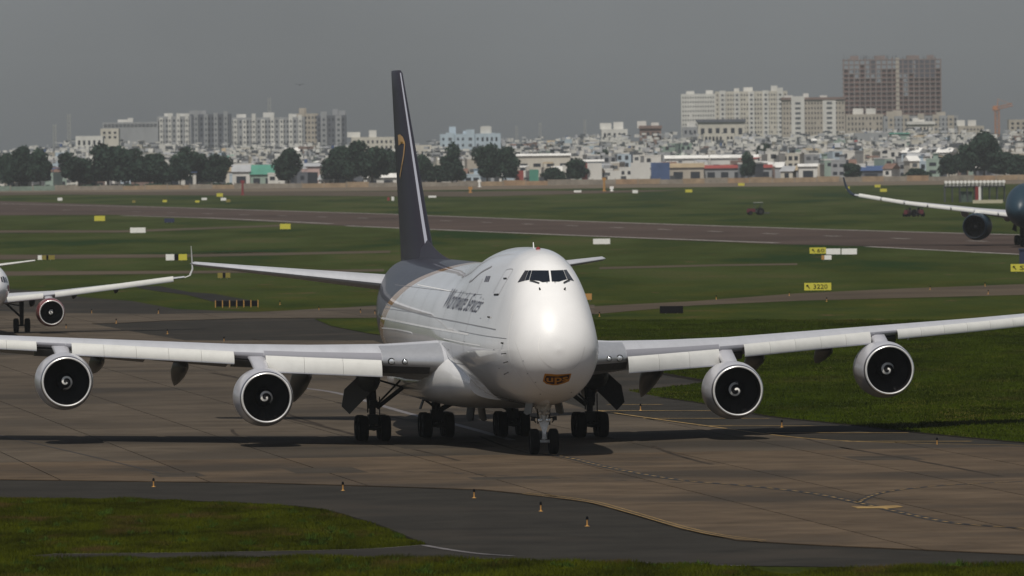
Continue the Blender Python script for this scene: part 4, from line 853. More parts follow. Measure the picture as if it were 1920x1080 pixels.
# ------------------------------------------------------------------ airfield signs and lights
def text_obj(body, wd, ht, m, loc, parent, rz=0):
    cu = bpy.data.curves.new('lettering', 'FONT'); cu.body = body; cu.extrude = .015; cu.resolution_u = 2
    to = bpy.data.objects.new('lettering', cu); C.objects.link(to); dg = bpy.context.evaluated_depsgraph_get(); me = bpy.data.meshes.new_from_object(to.evaluated_get(dg)); bpy.data.objects.remove(to)
    xs_ = [v.co.x for v in me.vertices]; ys_ = [v.co.y for v in me.vertices]; lx, hx, ly, hy = min(xs_), max(xs_), min(ys_), max(ys_)
    for v in me.vertices: v.co = Vector(((v.co.x - lx) / (hx - lx) * wd - wd / 2, -v.co.z, (v.co.y - ly) / (hy - ly) * ht))
    me.materials.clear(); me.materials.append(m); o = bpy.data.objects.new('lettering', me); link(o, parent); o.location = loc; return o
def sign(px0, px1, ytop, ybase, segs, label, legs=True, name='airfield_sign', thick=.3, cat='sign', text=None, group=None, arrow=None, panel_h=None):
    """segs: list of (fraction end, material)"""
    cxp = (px0 + px1) / 2; x, y = gp(cxp, ybase); s_ = y / F; wd = (px1 - px0) * s_; ht = (ybase - ytop) * s_; root_ = empty(name, (x, y, 0.03), R.uniform(-.08, .08), label, cat, group)
    lg_ = .12 if legs else .02; f0 = 0
    ph = (panel_h or 1) * (ht - lg_)
    for k, (f1, m) in enumerate(segs):
        mb = MB(); xa = -wd / 2 + wd * f0; xb = -wd / 2 + wd * f1; mb.box(((xa + xb) / 2, 0, ht - ph / 2), (xb - xa - .02, thick, ph)); mb.build('panel', M_[m], root_, smooth=0); f0 = f1
    mb = MB()
    n_l = max(2, int(wd / 1.4))
    for i in range(n_l): mb.box((-wd / 2 + wd * (i + .5) / n_l, 0, (ht - ph) / 2 + .01), (.09, .09, ht - ph + .03))
    mb.build('leg', M_['pole'], root_, smooth=0)
    if text:
        fr0, fr1, body = text; text_obj(body, wd * (fr1 - fr0), ph * .60, M_['sign_black'], (-wd / 2 + wd * (fr0 + fr1) / 2, -thick / 2 - .01, ht - ph * .80), root_)
    if arrow is not None:
        mb = MB(); ax0 = -wd / 2 + wd * arrow; h_ = ph * .5; z0 = ht - ph * .75; yy = -thick / 2 - .02
        mb.prism([(ax0, yy, z0 + h_), (ax0 + h_ * .62, yy, z0 + h_), (ax0 + h_ * .42, yy, z0 + h_ * .82), (ax0 + h_ * .95, yy, z0 + h_ * .12), (ax0 + h_ * .78, yy, z0), (ax0 + h_ * .26, yy, z0 + h_ * .66), (ax0, yy, z0 + h_ * .40)], (0, .03, 0)); mb.build('arrow', M_['sign_black'], root_, smooth=0)
    return root_
sign(1508, 1559, 531, 547, [(1, 'sign_yellow')], 'yellow sign reading 3220 with an arrow, in grass right of the cockpit', text=(.34, .86, '3220'), arrow=.08)
sign(1895, 1936, 495.5, 511.5, [(1, 'sign_yellow')], 'yellow sign lettered S4 with an arrow at the right edge', text=(.42, .86, 'S4'), arrow=.1)
sign(1518, 1549, 464.5, 477.5, [(1, 'sign_yellow')], 'yellow lettered sign next to two white sign backs by the runway', text=(.45, .9, '60'), arrow=.15)
sign(1549, 1576, 466.5, 479, [(1, 'sign_white')], 'white sign back touching the yellow lettered sign by the runway', group=None)
sign(1578, 1607, 466.5, 479, [(1, 'sign_white')], 'white sign back at the right end of the runway sign row')
sign(1540, 1559, 479, 489, [(.3, 'orange'), (1, 'sign_white')], 'small low white and orange box below the runway sign row', name='marker_box', cat='marker')
sign(1112, 1144, 448, 459.5, [(1, 'sign_white')], 'white sign back beside the runway, above the right tailplane tip')
sign(244, 273, 427, 438, [(1, 'sign_white')], 'wide white sign back in the grass at left, below the runway')
sign(177, 197, 405, 415.5, [(1, 'sign_yellow')], 'yellow sign left of the dark blue board at the runway edge')
sign(308, 327, 409.5, 418.5, [(1, 'sign_blue')], 'dark blue board standing at the near runway edge', name='blue_board', cat='board')
sign(525, 545, 420, 431, [(1, 'sign_yellow')], 'yellow sign between the dark blue board and the tail fin')
sign(71, 103, 479, 489, [(.24, 'sign_white'), (.5, 'sign_olive'), (.62, 'sign_black'), (1, 'sign_olive')], 'white and olive sign above the small jet nose at far left')
sign(311, 351, 477, 490, [(.4, 'sign_white'), (.6, 'sign_black'), (1, 'sign_yellow')], 'white black and yellow sign beside the upright wing tip')
sign(408, 432, 512, 523.5, [(.4, 'sign_olive'), (.62, 'sign_black'), (1, 'sign_olive')], 'olive and black sign back under the left tailplane tip')
sign(1237, 1281, 574.5, 588.5, [(1, 'sign_black')], 'black board lying low in grass right of the nose', name='black_board', cat='board', legs=False)
sign(1096, 1110, 551, 565, [(1, 'orange')], 'orange board peeping out from behind the cockpit on the right', name='orange_board', cat='board')
x, y = gp(444, 577); rt = empty('barrier', (x, y, 0.03), 0.02, 'row of black panels between yellow posts, below the left tailplane', 'barrier'); s_ = y / F
for i in range(7):
    mb = MB(); mb.box((-40 * s_ + i * 13.3 * s_, 0, 6.8 * s_), (1.6 * s_, .18, 13.6 * s_)); mb.build('post', M_['orange'], rt, smooth=0)
    if i < 6: mb = MB(); mb.box((-33.3 * s_ + i * 13.3 * s_, 0, 7.2 * s_), (10.6 * s_, .22, 10.5 * s_)); mb.build('panel', M_['sign_black'], rt, smooth=0)
far_signs = [(1384, 1396, 343.5, 349, 'sign_yellow', 'small yellow sign near the boundary wall below the red shop roof'), (1285, 1298, 355.5, 361.5, 'sign_yellow', 'small yellow sign at the right end of the far taxiway'), (1186, 1196, 356.5, 363, 'sign_white', 'small white sign on the far taxiway, left of the yellow one'),
    (1076, 1090, 357, 361.5, 'sign_white', 'low flat white marker board beyond the runway, right of the fin'), (1640, 1651, 346.5, 352, 'sign_yellow', 'yellow sign above the curved wing tip, left of the pair'), (1650, 1663, 354, 360.5, 'sign_yellow', 'yellow sign just above the curved wing, nearer of the pair'), (1586, 1593, 350, 357, 'sign_yellow', 'tiny yellow sign touching the curved black wing tip'),
    (406, 418, 362.5, 369.5, 'sign_yellow', 'yellow sign in the small cluster at upper left of the fin'), (414, 424, 371, 377, 'sign_white', 'white sign in the small cluster at upper left of the fin'), (378, 388, 371, 376, 'sign_white', 'pale sign left of the cluster at upper left of the fin'), (366, 374, 376, 380.5, 'sign_yellow', 'low yellow marker left of the sign cluster beyond the runway'), (424, 432, 374, 380, 'sign_olive', 'olive sign at the right of the small sign cluster'),
    (108, 117, 371, 377, 'sign_white', 'lone white marker in the grass at the far left'), (305, 313, 375, 380, 'sign_yellow', 'lone low yellow marker near the runway at left'), (248, 254, 376, 381, 'sign_olive', 'dull little marker near the runway at left'), (726, 731, 370, 377, 'red', 'little red marker just left of the fin'), (734, 739, 369, 377, 'sign_white', 'little white marker just left of the fin'), (803, 818, 367, 371.5, 'sign_white', 'low white marker just right of the fin')]
for a, b, t, bs, m, lb in far_signs: sign(a, b, t, bs, [(1, m)], lb, name='airfield_marker', cat='marker', thick=.25)
# thin masts beyond the runway
for px, t, b, m, lb in ((1133, 333, 359, 'orange', 'thin orange mast at the boundary, right of the humped nose'), (1147, 351, 359, 'sign_white', 'short white post beside the thin orange mast'), (455, 338, 366, 'red', 'thin red and white mast at the boundary, left of the fin'), (882, 352, 362, 'orange', 'short orange post on the far taxiway right of the fin'), (899, 338, 351, 'sign_white', 'white and pink post at the boundary wall right of the fin')):
    x, y = gp(px, b); mb = MB(); s_ = y / F; mb.tube((0, 0, 0), (0, 0, (b - t) * s_), .45, .3, 8); mb.box((0, 0, (b - t) * s_ * .9), (1.3, .5, .9)); mb.box((0, 0, .15), (1.2, 1.2, .3)); tag(mb.build('marker_mast', M_[m], smooth=0, loc=(x, y, 0)), lb, 'mast')

def edge_light_proto():
    e = empty('edge_light', (0, 0, 0), 0)
    mb = MB(); mb.lathe((0, 0, 0), (0, 0, 1), [(0, .10), (.012, .095), (.02, .04), (.05, .036)], 16, cap=True); mb.build('foot', M_['gold'], e)
    mb = MB(); mb.lathe((0, 0, 0), (0, 0, 1), [(.03, .034), (.22, .03), (.25, .035), (.27, .04)], 14, cap=True); mb.build('post', M_['orange'], e)
    mb = MB(); mb.lathe((0, 0, 0), (0, 0, 1), [(.265, .045), (.29, .055), (.35, .052), (.39, .04), (.41, .01)], 14, cap=True); mb.build('lens', M_['sign_black'], e)
    return e
el = edge_light_proto(); first = True
near_l = [(288, 914, 'edge light on the dark shoulder, above the left grass island'), (643, 921, 'edge light on the dark shoulder, below the left inboard engine'), (889, 935, 'edge light on the dark shoulder, nearly below the humped nose'), (1014, 960, 'edge light directly below the nose wheels on the shoulder'), (1101, 988, 'nearest edge light, beside the curving double yellow line'),
    (1201, 772, 'edge light between yellow bars, left of the right inboard engine'), (1466, 802, 'edge light on yellow bars, right of the right inboard engine'), (1757, 836, 'edge light on the far shoulder beneath the outboard right engine')]
far_l = [(124, 617), (172, 588), (218, 607), (297, 588), (314, 627), (420, 642), (525, 572), (598, 583), (676, 588), (703, 590), (1124, 594), (1343, 562), (1480, 555), (1744, 544), (1847, 537), (1550, 566), (1853, 552), (60, 575)]
for k, (px, py, *lb) in enumerate(near_l + far_l):
    o = el if k == 0 else copy_tree(el); x, y = gp(px, py); o.location = (x, y, .07 if k in (5,) else .03); sc_ = 0.95 if lb else 1.0; o.scale = (sc_, sc_, sc_)
    o['category'] = 'airfield light'; o['group'] = 'yellow edge lights along the taxiways'
    names = ['leftmost small edge light, by the small jet engine', 'edge light at the fork left of the asphalt wedge', 'edge light at the tip of the asphalt wedge', 'edge light on the wedge left of the black barrier', 'edge light above the left wing, mid way along the asphalt wedge', 'edge light above the left inboard engine on the asphalt wedge', 'edge light right of the black and yellow barrier', 'edge light at the left corner of the small grass patch', 'edge light above the small grass patch', 'edge light touching the white fuselage above the grass patch',
        'edge light right of the nose on the narrow taxiway', 'edge light left of the yellow arrow sign on the taxiway edge', 'edge light just below left of the yellow arrow sign', 'edge light right of the yellow arrow sign, further taxiway edge', 'edge light near the right end of the narrow taxiway', 'edge light on the near side under the yellow arrow sign', 'rightmost edge light on the near side of the narrow taxiway', 'edge light behind the small jet engine at the left']
    o['label'] = ('yellow ' + lb[0]) if lb else 'small yellow ' + names[k - len(near_l)].replace('leftmost small ', 'leftmost ')

# tractors mowing the grass
def tractor(px, py, rz, label, flip=1):
    x, y = gp(px, py); t = empty('tractor', (x, y, 0), rz, label, 'tractor', 'tractors in the grass beyond the runway')
    mb = MB(); mb.box((-1.1, 0, 1.0), (1.6, .8, .75)); mb.box((-1.95, 0, .85), (.25, .7, .6)); mb.build('bonnet', mat('tractor_paint', (.10, .02, .025), .5) if 'tractor_paint' not in bpy.data.materials else bpy.data.materials['tractor_paint'], t, smooth=0)
    mb = MB(); mb.box((.2, 0, .8), (1.6, .7, .5)); mb.box((.7, 0, 1.15), (.8, 1.5, .2)); mb.build('chassis', M_['steel_dark'], t, smooth=0)
    mb = MB()
    for sx_ in (-.35, 1.1):
        for sy_ in (-.6, .6): mb.tube((sx_, sy_, 1.0), (sx_, sy_, 2.6), .045, None, 6)
    mb.build('canopy_frame', M_['steel_dark'], t); mb = MB(); mb.box((.4, 0, 2.65), (1.8, 1.5, .10)); mb.build('canopy', M_['pole'], t, smooth=0)
    mb = MB(); mb.box((.55, 0, 1.3), (.5, .5, .12)); mb.box((.8, 0, 1.6), (.1, .5, .5)); mb.build('seat', M_['black'], t, smooth=0)
    big = wheel_mesh(.75, .45); sm = wheel_mesh(.42, .28)
    for sy_ in (-.75, .75): put_wheel(big, (.8, sy_, .75), t); put_wheel(sm, (-1.4, sy_ * .8, .42), t)
    mb = MB(); mb.box((2.1, 0, .4), (1.2, 2.0, .25)); mb.tube((1.2, 0, .7), (1.7, 0, .5), .06, None, 6); mb.build('mower', M_['steel_dark'], t, smooth=0); return t
tractor(1418, 403, .25, 'lone dark tractor in the grass beyond the runway, mid right')
tractor(1704, 406.5, 1.2, 'left tractor of the pair under the curved wing'); tractor(1724, 406, 1.75, 'right tractor of the pair under the curved wing')

# antenna shelter
x, y = gp(1828, 379); s_ = y / F; rt = empty('antenna_shelter', (x, y, 0), 0, 'open frame shelter with a ragged white top, behind the widebody wing', 'shelter')
mb = MB()
for i in range(9): mb.box((-56 * s_ + i * 14 * s_, 0, 15 * s_), (.25, .25, 30 * s_)); mb.box((-56 * s_ + i * 14 * s_, 3, 15 * s_), (.25, .25, 30 * s_))
mb.box((0, 0, 29 * s_), (115 * s_, .3, .35)); mb.box((0, 3, 29 * s_), (115 * s_, .3, .35)); mb.build('frame', M_['steel_dark'], rt, smooth=0)
for i in range(16):
    mb = MB(); xx = -54 * s_ + i * 7.2 * s_; mb.tube((xx, -1, 38 * s_), (xx, 4, 38 * s_), .42, .3, 8); mb.tube((xx, -1, 38 * s_), (xx, -1, 30 * s_), .1, None, 6); mb.build('antenna', M_['sign_white'], rt)
mb = MB(); mb.box((0, 1.5, 33 * s_), (112 * s_, 3.2, 6 * s_)); mb.build('grating', M_['pole'], rt, smooth=0)
mb = MB(); mb.tube((4 * s_, -.4, 0), (4 * s_, -.4, 29 * s_), .5, .5, 8); mb.build('mast', M_['red'], rt); mb = MB(); mb.tube((9 * s_, -.5, 0), (9 * s_, -.5, 29 * s_), .4, .4, 8); mb.build('mast', M_['sign_white'], rt)
mb = MB(); mb.box((-15 * s_, 2, 10 * s_), (22 * s_, 2.4, 20 * s_)); mb.build('equipment_box', mat('box_green', (.06, .09, .07), .7), rt, smooth=0)
mb = MB(); mb.box((0, 0, 0), (55 * s_, 2.0, 6 * s_)); x, y = gp(1852, 381); tag(mb.build('low_platform', mat('plat', (.45, .42, .30), .8), smooth=0, loc=(x, y, 3 * s_)), 'low cream platform in front of the antenna shelter', 'platform')
mb = MB(); mb.box((0, 0, .9), (1.2, 1.0, 1.8)); mb.box((0, 0, 1.9), (1.4, 1.2, .2)); x, y = gp(1921, 497); tag(mb.build('equipment_cabinet', M_['sign_blue'], smooth=0, loc=(x, y, 0)), 'blue cabinet at the right edge above the S4 sign', 'cabinet')

# ------------------------------------------------------------------ city
WALLC = {'white': (.62, .61, .57), 'cream': (.54, .51, .44), 'grey': (.30, .31, .32), 'pale blue': (.42, .50, .56), 'beige': (.41, .37, .31), 'brown': (.20, .14, .12), 'sage green': (.28, .36, .31), 'dark grey': (.12, .13, .15), 'pink': (.50, .36, .33)}
WM = {k: mat('wall_' + k.replace(' ', '_'), c, .85, var=.14, vscale=.12, stretch=(1, 1, .35)) for k, c in WALLC.items()}
RM = {k: mat('roof_' + k, c, .7, var=.2, vscale=.2) for k, c in dict(red=(.30, .06, .05), tin=(.40, .41, .42), dark=(.06, .065, .075), teal=(.07, .26, .19), blue=(.05, .09, .20), tan=(.38, .30, .19), rust=(.20, .12, .09), white=(.78, .77, .73)).items()}
M_['window'] = mat('window_dark', (.03, .035, .045), .3); M_['window_mid'] = mat('window_mid', (.10, .11, .12), .3)
def win_grid(mb, x0, x1, z0, z1, y, nx, nz, fw_=.5, fh=.5, skip=0.0, mi=0):
    cw_, ch_ = (x1 - x0) / nx, (z1 - z0) / nz
    for i in range(nx):
        for j in range(nz):
            if R.random() < skip: continue
            mb.box((x0 + (i + .5) * cw_, y, z0 + (j + .5) * ch_), (cw_ * fw_, .16, ch_ * fh), mi=mi)
houses = []
def house(px, wpx, ytop, Y, col, roof='flat', depth=None, landmark=None, rz=None, floors=None, wins=True, label=None, name='house', cat='house', group='houses of the town behind the airfield', roofc='tin'):
    x = wx(px, Y); s_ = Y / F; wd = wpx * s_; zt = zat(px, ytop, Y); depth = depth or R.uniform(8, 14); rz = R.uniform(-.35, .35) if rz is None else rz
    h = empty(name, (x, Y + depth / 2, 0), rz, label, cat, group)
    bt = zt - (2.2 if roof == 'gable' else 0.6)
    mb = MB(); mb.box((0, 0, bt / 2), (wd, depth, bt)); mb.build('wall', WM[col], h, smooth=0)
    if roof == 'gable':
        mb = MB(); e = .5; mb.loft([[(xx, -depth / 2 - e, bt), (xx, 0, zt), (xx, depth / 2 + e, bt), (xx, 0, bt + .01)] for xx in (-wd / 2 - e, wd / 2 + e)]); mb.build('roof', RM[roofc], h, smooth=0)
    else:
        mb = MB(); mb.box((0, -depth / 2 + .1, bt + .3), (wd + .2, .35, .6)); mb.box((0, depth / 2 - .1, bt + .3), (wd + .2, .35, .6)); mb.box((-wd / 2 + .08, 0, bt + .3), (.35, depth - .6, .6)); mb.box((wd / 2 - .08, 0, bt + .3), (.35, depth - .6, .6)); mb.build('parapet', WM[col] if R.random() < .6 else WM['white'], h, smooth=0)
        if roof == 'tank':
            mb = MB(); a = R.uniform(-.3, .3) * wd; mb.tube((a, 0, bt + .5), (a, 0, bt + 2.2), .75, .75, 10); mb.box((a, 0, bt + .3), (1.2, 1.2, .6)); mb.build('water_tank', M_['metal'] if R.random() < .5 else RM['blue'], h)
        if roof == 'stair':
            mb = MB(); a = R.uniform(-.25, .25) * wd; mb.box((a, 0, bt + 1.3), (wd * .35, depth * .4, 2.6)); mb.box((a, 0, bt + 2.7), (wd * .42, depth * .5, .2)); mb.build('stair_room', WM[R.choice(['white', 'grey', col])], h, smooth=0)
        if roof == 'shed':
            mb = MB(); mb.prism([(-wd / 2, -depth / 2, bt + 2.0), (wd / 2, -depth / 2, bt + 2.0), (wd / 2, depth / 3, bt + 2.6), (-wd / 2, depth / 3, bt + 2.6)], (0, 0, .15))
            for a in (-.45, .45):
                for b_ in (-.45, .3): mb.tube((a * wd, b_ * depth, bt), (a * wd, b_ * depth, bt + 2.1), .1, None, 5)
            mb.build('roof_canopy', RM[roofc], h, smooth=0)
    if wins:
        fl = floors or max(1, int(bt / 3.4)); nx = max(1, int(wd / 2.8)); mb = MB()
        win_grid(mb, -wd / 2 + .3, wd / 2 - .3, max(.3, bt - fl * 3.3), bt - .1, -depth / 2, nx, fl, R.uniform(.4, .75), R.uniform(.4, .6), skip=.18)
        if mb.v: w_ = mb.build('window', M_['window'] if R.random() < .75 else M_['window_mid'], h, smooth=0); w_['kind'] = 'stuff'
    return h
LM = [(60, 'the left roadside trees'), (160, 'the radio mast at left'), (245, 'the long white rooftop block'), (360, 'the left grey apartment block'), (500, 'the middle apartment block'), (620, 'the right grey apartment wing'), (700, 'the tree clump left of the fin'), (790, 'the fin'), (880, 'the pale blue building'), (950, 'the paired round trees'), (1020, 'the long white hall'), (1120, 'the red and white shed'), (1210, 'the brown topped block'), (1290, 'the white lorry body'), (1350, 'the big cream cinema-like hall'), (1450, 'the pale apartment slab'), (1530, 'the lower pale apartment slab'), (1620, 'the left half of the unfinished tower'), (1720, 'the right half of the unfinished tower'), (1800, 'the antenna shelter'), (1880, 'the orange crane')]
def skyline(px):
    return np.interp(px, [-60, 0, 60, 100, 140, 200, 300, 440, 650, 700, 780, 830, 940, 980, 1050, 1130, 1200, 1260, 1310, 1400, 1500, 1600, 1700, 1800, 1850, 1920, 1990], [300, 285, 275, 268, 262, 262, 268, 270, 270, 268, 268, 262, 262, 258, 255, 253, 252, 250, 252, 250, 250, 245, 242, 242, 246, 245, 246])
cols = ['white', 'white', 'white', 'cream', 'cream', 'grey', 'grey', 'pale blue', 'beige', 'brown', 'sage green', 'dark grey', 'white']
for row, (Y, off, wmin, wmax) in enumerate(((3700, 53, 16, 34), (3950, 35, 21, 38), (4300, 21, 17, 34), (4800, 8, 17, 34))):
    px = -45.0
    rowname = ('front', 'second', 'third', 'rearmost')[row]
    while px < 1975:
        wp = R.uniform(wmin, wmax)
        if row == 0 and px < 430 and R.random() < .75: px += wp; continue
        yt = skyline(px) + off + R.uniform(-7, 7) + (2 if row else 4)
        col = R.choice(cols); roof = R.choice(['flat', 'tank', 'stair', 'gable', 'shed', 'flat', 'stair']); rc = R.choice(['tin', 'tin', 'dark', 'dark', 'rust', 'white', 'tin', 'white', 'white', 'tan', 'red' if R.random() < .4 else 'tin', 'blue' if R.random() < .25 else 'dark', 'teal' if R.random() < .3 else 'tin'])
        if row == 0: roof = R.choice(['gable', 'shed', 'flat', 'gable', 'stair'])
        h = house(px + wp / 2, wp, yt, Y + R.uniform(-60, 60), col, roof, rz=R.uniform(-.4, .4), roofc=rc)
        near = min(LM, key=lambda l: abs(l[0] - px - wp / 2)); sidew = 'left of' if px + wp / 2 < near[0] else 'right of'
        rd = {'flat': 'flat roofed', 'tank': 'water-tank topped', 'stair': 'stair-room topped', 'gable': rc + ' gabled', 'shed': rc + ' canopied'}[roof]
        houses.append((h, f"{'narrow' if wp < 19 else 'wide'} {col} {rd} house, {rowname} row, {sidew} {near[1].replace('the ', '')}"))
        px += wp * R.uniform(.86, 1.06)
seen = {}
for h, l in houses: seen.setdefault(l, []).append(h)
ORD = ['leftmost', 'second', 'third', 'fourth', 'fifth']
for l, hs_ in seen.items():
    for k, h in enumerate(hs_):
        h['label'] = l if len(hs_) == 1 else f"{ORD[min(k, 4)]} alike {l}"
# named buildings
def block(px0, px1, ytop, Y, col, nx, nz, label, piers=0, zb=0, roofbits=True, pier_col='white', wf=(.45, .5), band=None, name='apartment_block'):
    s_ = Y / F; wd = (px1 - px0) * s_; x = wx((px0 + px1) / 2, Y); zt = zat((px0 + px1) / 2, ytop, Y); dp = 16
    h = empty(name, (x, Y + dp / 2, 0), 0, label, 'building')
    mb = MB(); mb.box((0, 0, zt / 2), (wd, dp, zt)); mb.build('wall', WM[col], h, smooth=0)
    for i in range(piers):
        mb = MB(); xx = -wd / 2 + wd * (i + .5) / piers; hh = zt + R.uniform(-1.5, 2.5); mb.box((xx, -dp / 2 - .6, hh / 2), (wd / piers * .42, 1.5, hh)); mb.build('bay', WM[pier_col], h, smooth=0)
        mb = MB(); win_grid(mb, xx - wd / piers * .17, xx + wd / piers * .17, zb, zt - 1, -dp / 2 - 1.4, 1, nz, .5, .45); w_ = mb.build('window', M_['window_mid'], h, smooth=0); w_['kind'] = 'stuff'
    mb = MB(); win_grid(mb, -wd / 2 + .5, wd / 2 - .5, zb, zt - 1, -dp / 2, nx, nz, wf[0], wf[1], .04); w_ = mb.build('window', M_['window'], h, smooth=0); w_['kind'] = 'stuff'
    if roofbits:
        for i in range(max(2, int(wd / 14))):
            mb = MB(); xx = R.uniform(-.46, .46) * wd; hh = R.uniform(1.5, 4); mb.box((xx, R.uniform(-4, 4), zt + hh / 2), (R.uniform(3, 7), 5, hh)); mb.build('roof_room', WM[pier_col], h, smooth=0)
    if band: mb = MB(); mb.box((0, -.3, zt + .5), (wd + 1, dp + 1, 1.6)); mb.build('cornice', WM[band], h, smooth=0)
    return h
block(298, 362, 218, 5500, 'grey', 9, 11, 'grey apartment block with pale bays, leftmost of the three', piers=4)
block(362, 436, 214, 5450, 'dark grey', 10, 11, 'darker apartment block joined to the leftmost one', piers=4, pier_col='grey')
block(436, 575, 220, 5500, 'grey', 20, 11, 'long apartment block with white bays, middle of the left group', piers=8)
block(560, 600, 213, 5600, 'beige', 6, 12, 'taller beige apartment core rising behind the long block', piers=2, pier_col='beige')
block(597, 652, 216, 5520, 'dark grey', 8, 11, 'dark grey apartment wing at the right end of the left group', piers=2, pier_col='grey')
block(196, 300, 229, 5200, 'grey', 14, 3, 'long low rooftop block left of the apartment blocks', wf=(.75, .55), zb=30)
block(192, 226, 241, 4600, 'cream', 3, 2, 'cream building with two dark openings at upper left', zb=22, roofbits=False)
block(145, 196, 255, 4500, 'white', 5, 1, 'long low white building left of the cream one', zb=18, roofbits=False)
block(1281, 1345, 176, 6200, 'white', 13, 13, 'left part of the pale high apartment slab at right', wf=(.42, .42), zb=10)
block(1345, 1480, 171, 6250, 'cream', 26, 13, 'right part of the pale high apartment slab at right', piers=5, pier_col='white', wf=(.45, .45), zb=10)
block(1470, 1588, 186, 6000, 'beige', 20, 12, 'lower apartment slab with a dark cornice beside the unfinished tower', piers=2, pier_col='white', band='brown', wf=(.4, .45), zb=5)
block(1312, 1400, 228, 5000, 'cream', 6, 2, 'big cream hall with a dark roof in front of the pale slabs', band='dark grey', zb=10, roofbits=False, wf=(.5, .4))
block(1322, 1380, 250, 4600, 'cream', 8, 2, 'low cream house with dark windows below the cream hall', zb=14, roofbits=False, wf=(.6, .6))
block(1283, 1312, 238, 5050, 'grey', 3, 4, 'grey block at the left foot of the pale slabs', zb=10)
block(828, 942, 251, 4700, 'pale blue', 12, 3, 'wide pale blue building right of the fin', piers=3, pier_col='pale blue', zb=12, wf=(.4, .4))
block(662, 742, 257, 4700, 'cream', 9, 2, 'cream flat building behind the trees left of the fin', zb=15)
block(778, 812, 272, 4300, 'cream', 3, 1, 'plain bright cream block right of the fin', zb=8, roofbits=False)
block(902, 940, 250, 4650, 'pale blue', 4, 3, 'pale blue block behind the paired round trees', zb=10)
block(1203, 1243, 240, 4800, 'brown', 4, 2, 'brown topped block among the houses at centre right', zb=14, band='brown')
block(1131, 1180, 242, 4900, 'white', 5, 3, 'white stepped building left of the brown topped block', zb=10)
block(1606, 1668, 249, 4700, 'grey', 3, 1, 'plain grey-blue hall left of the teal building', zb=6, roofbits=False)
block(1735, 1776, 257, 4550, 'dark grey', 3, 1, 'dark flat building right of the teal building', zb=8, roofbits=False)
block(1705, 1755, 232, 4900, 'cream', 7, 3, 'cream villa with pale roof below the unfinished tower', zb=14, wf=(.5, .5), band='white')
block(1590, 1660, 214, 5900, 'beige', 10, 4, 'beige base building at the left foot of the unfinished tower', zb=20, wf=(.4, .5))
block(1660, 1800, 217, 5850, 'grey', 18, 4, 'pale base building at the right foot of the unfinished tower', zb=20, piers=5, pier_col='beige', wf=(.4, .5))
block(1895, 1960, 224, 5200, 'beige', 6, 3, 'beige block behind the crane at the right edge', zb=20)
block(1800, 1848, 236, 5400, 'beige', 7, 2, 'low beige block between tower and crane', zb=20)
# unfinished tower: floors, columns, brick infill
Y = 6500; s_ = Y / F; x = wx(1677, Y); wd = 183 * s_; zt = zat(1677, 112, Y)
tw = empty('unfinished_tower', (x, Y + 12, 0), 0, 'tall unfinished concrete tower with open floors and reddish infill', 'building')
shell = mat('raw_concrete', (.21, .165, .15), .9, var=.15, vscale=.05); infill = mat('infill', (.15, .082, .068), .9, var=.35, vscale=.06, objvar=.2)
nf = 23; fh = zt / nf
for k in range(nf + 1):
    mb = MB(); mb.box((0, 0, k * fh), (wd, 25.4, .7)); mb.build('floor_slab', shell, tw, smooth=0)
for i in range(19):
    mb = MB(); xx = -wd / 2 + wd * i / 18; mb.box((xx * .995, -12.0, zt / 2), (.9 if i not in (10,) else 2.6, 1.2, zt + R.uniform(0, 3.5))); mb.build('column', shell if i != 10 else WM['beige'], tw, smooth=0)
for i in range(18):
    if i in (6, 11): c0 = nf - R.randint(5, 8)
    else: c0 = nf - R.randint(1, 4)
    for j in range(2):
        k0 = c0 * j // 2; k1 = c0 * (j + 1) // 2
        mb = MB(); mb.box((-wd / 2 + wd * (i + .5) / 18, -11.4, (k0 + k1) / 2 * fh), (wd / 18 - 1.0, .6, (k1 - k0) * fh)); mb.build('infill_wall', infill, tw, smooth=0)
mb = MB(); win_grid(mb, -wd / 2 + .5, wd / 2 - .5, 0, zt - fh * 2, -11.75, 36, nf - 2, .30, .36, .3); w_ = mb.build('window', M_['window'], tw, smooth=0); w_['kind'] = 'stuff'
mb = MB()
for i in range(60): xx = R.uniform(-.5, .5) * wd; hh = R.uniform(1, 4.2); mb.tube((xx, R.uniform(-11, 11), zt), (xx + R.uniform(-.4, .4), 0, zt + hh), .18, .12, 5)
for a, n_, k_ in ((-.20, 1, 3), (.14, 2, 3), (.34, 3, 4)):
    m9 = MB(); m9.box((a * wd, -12.4, zt - k_ * fh * .55), (wd / 18 * n_ * 1.2, .2, k_ * fh)); m9.build('safety_net', mat('net', (.075, .075, .095), .9) if 'net' not in bpy.data.materials else bpy.data.materials['net'], tw, smooth=0)
b_ = mb.build('reinforcing_bars', M_['steel_dark'], tw); b_['kind'] = 'stuff'
for a, b in ((-.38, 6), (-.12, 8), (.22, 9), (.40, 5)): mb = MB(); mb.box((a * wd, 0, zt + 1.6), (b, 6, 3.2)); mb.build('lift_core', shell, tw, smooth=0)
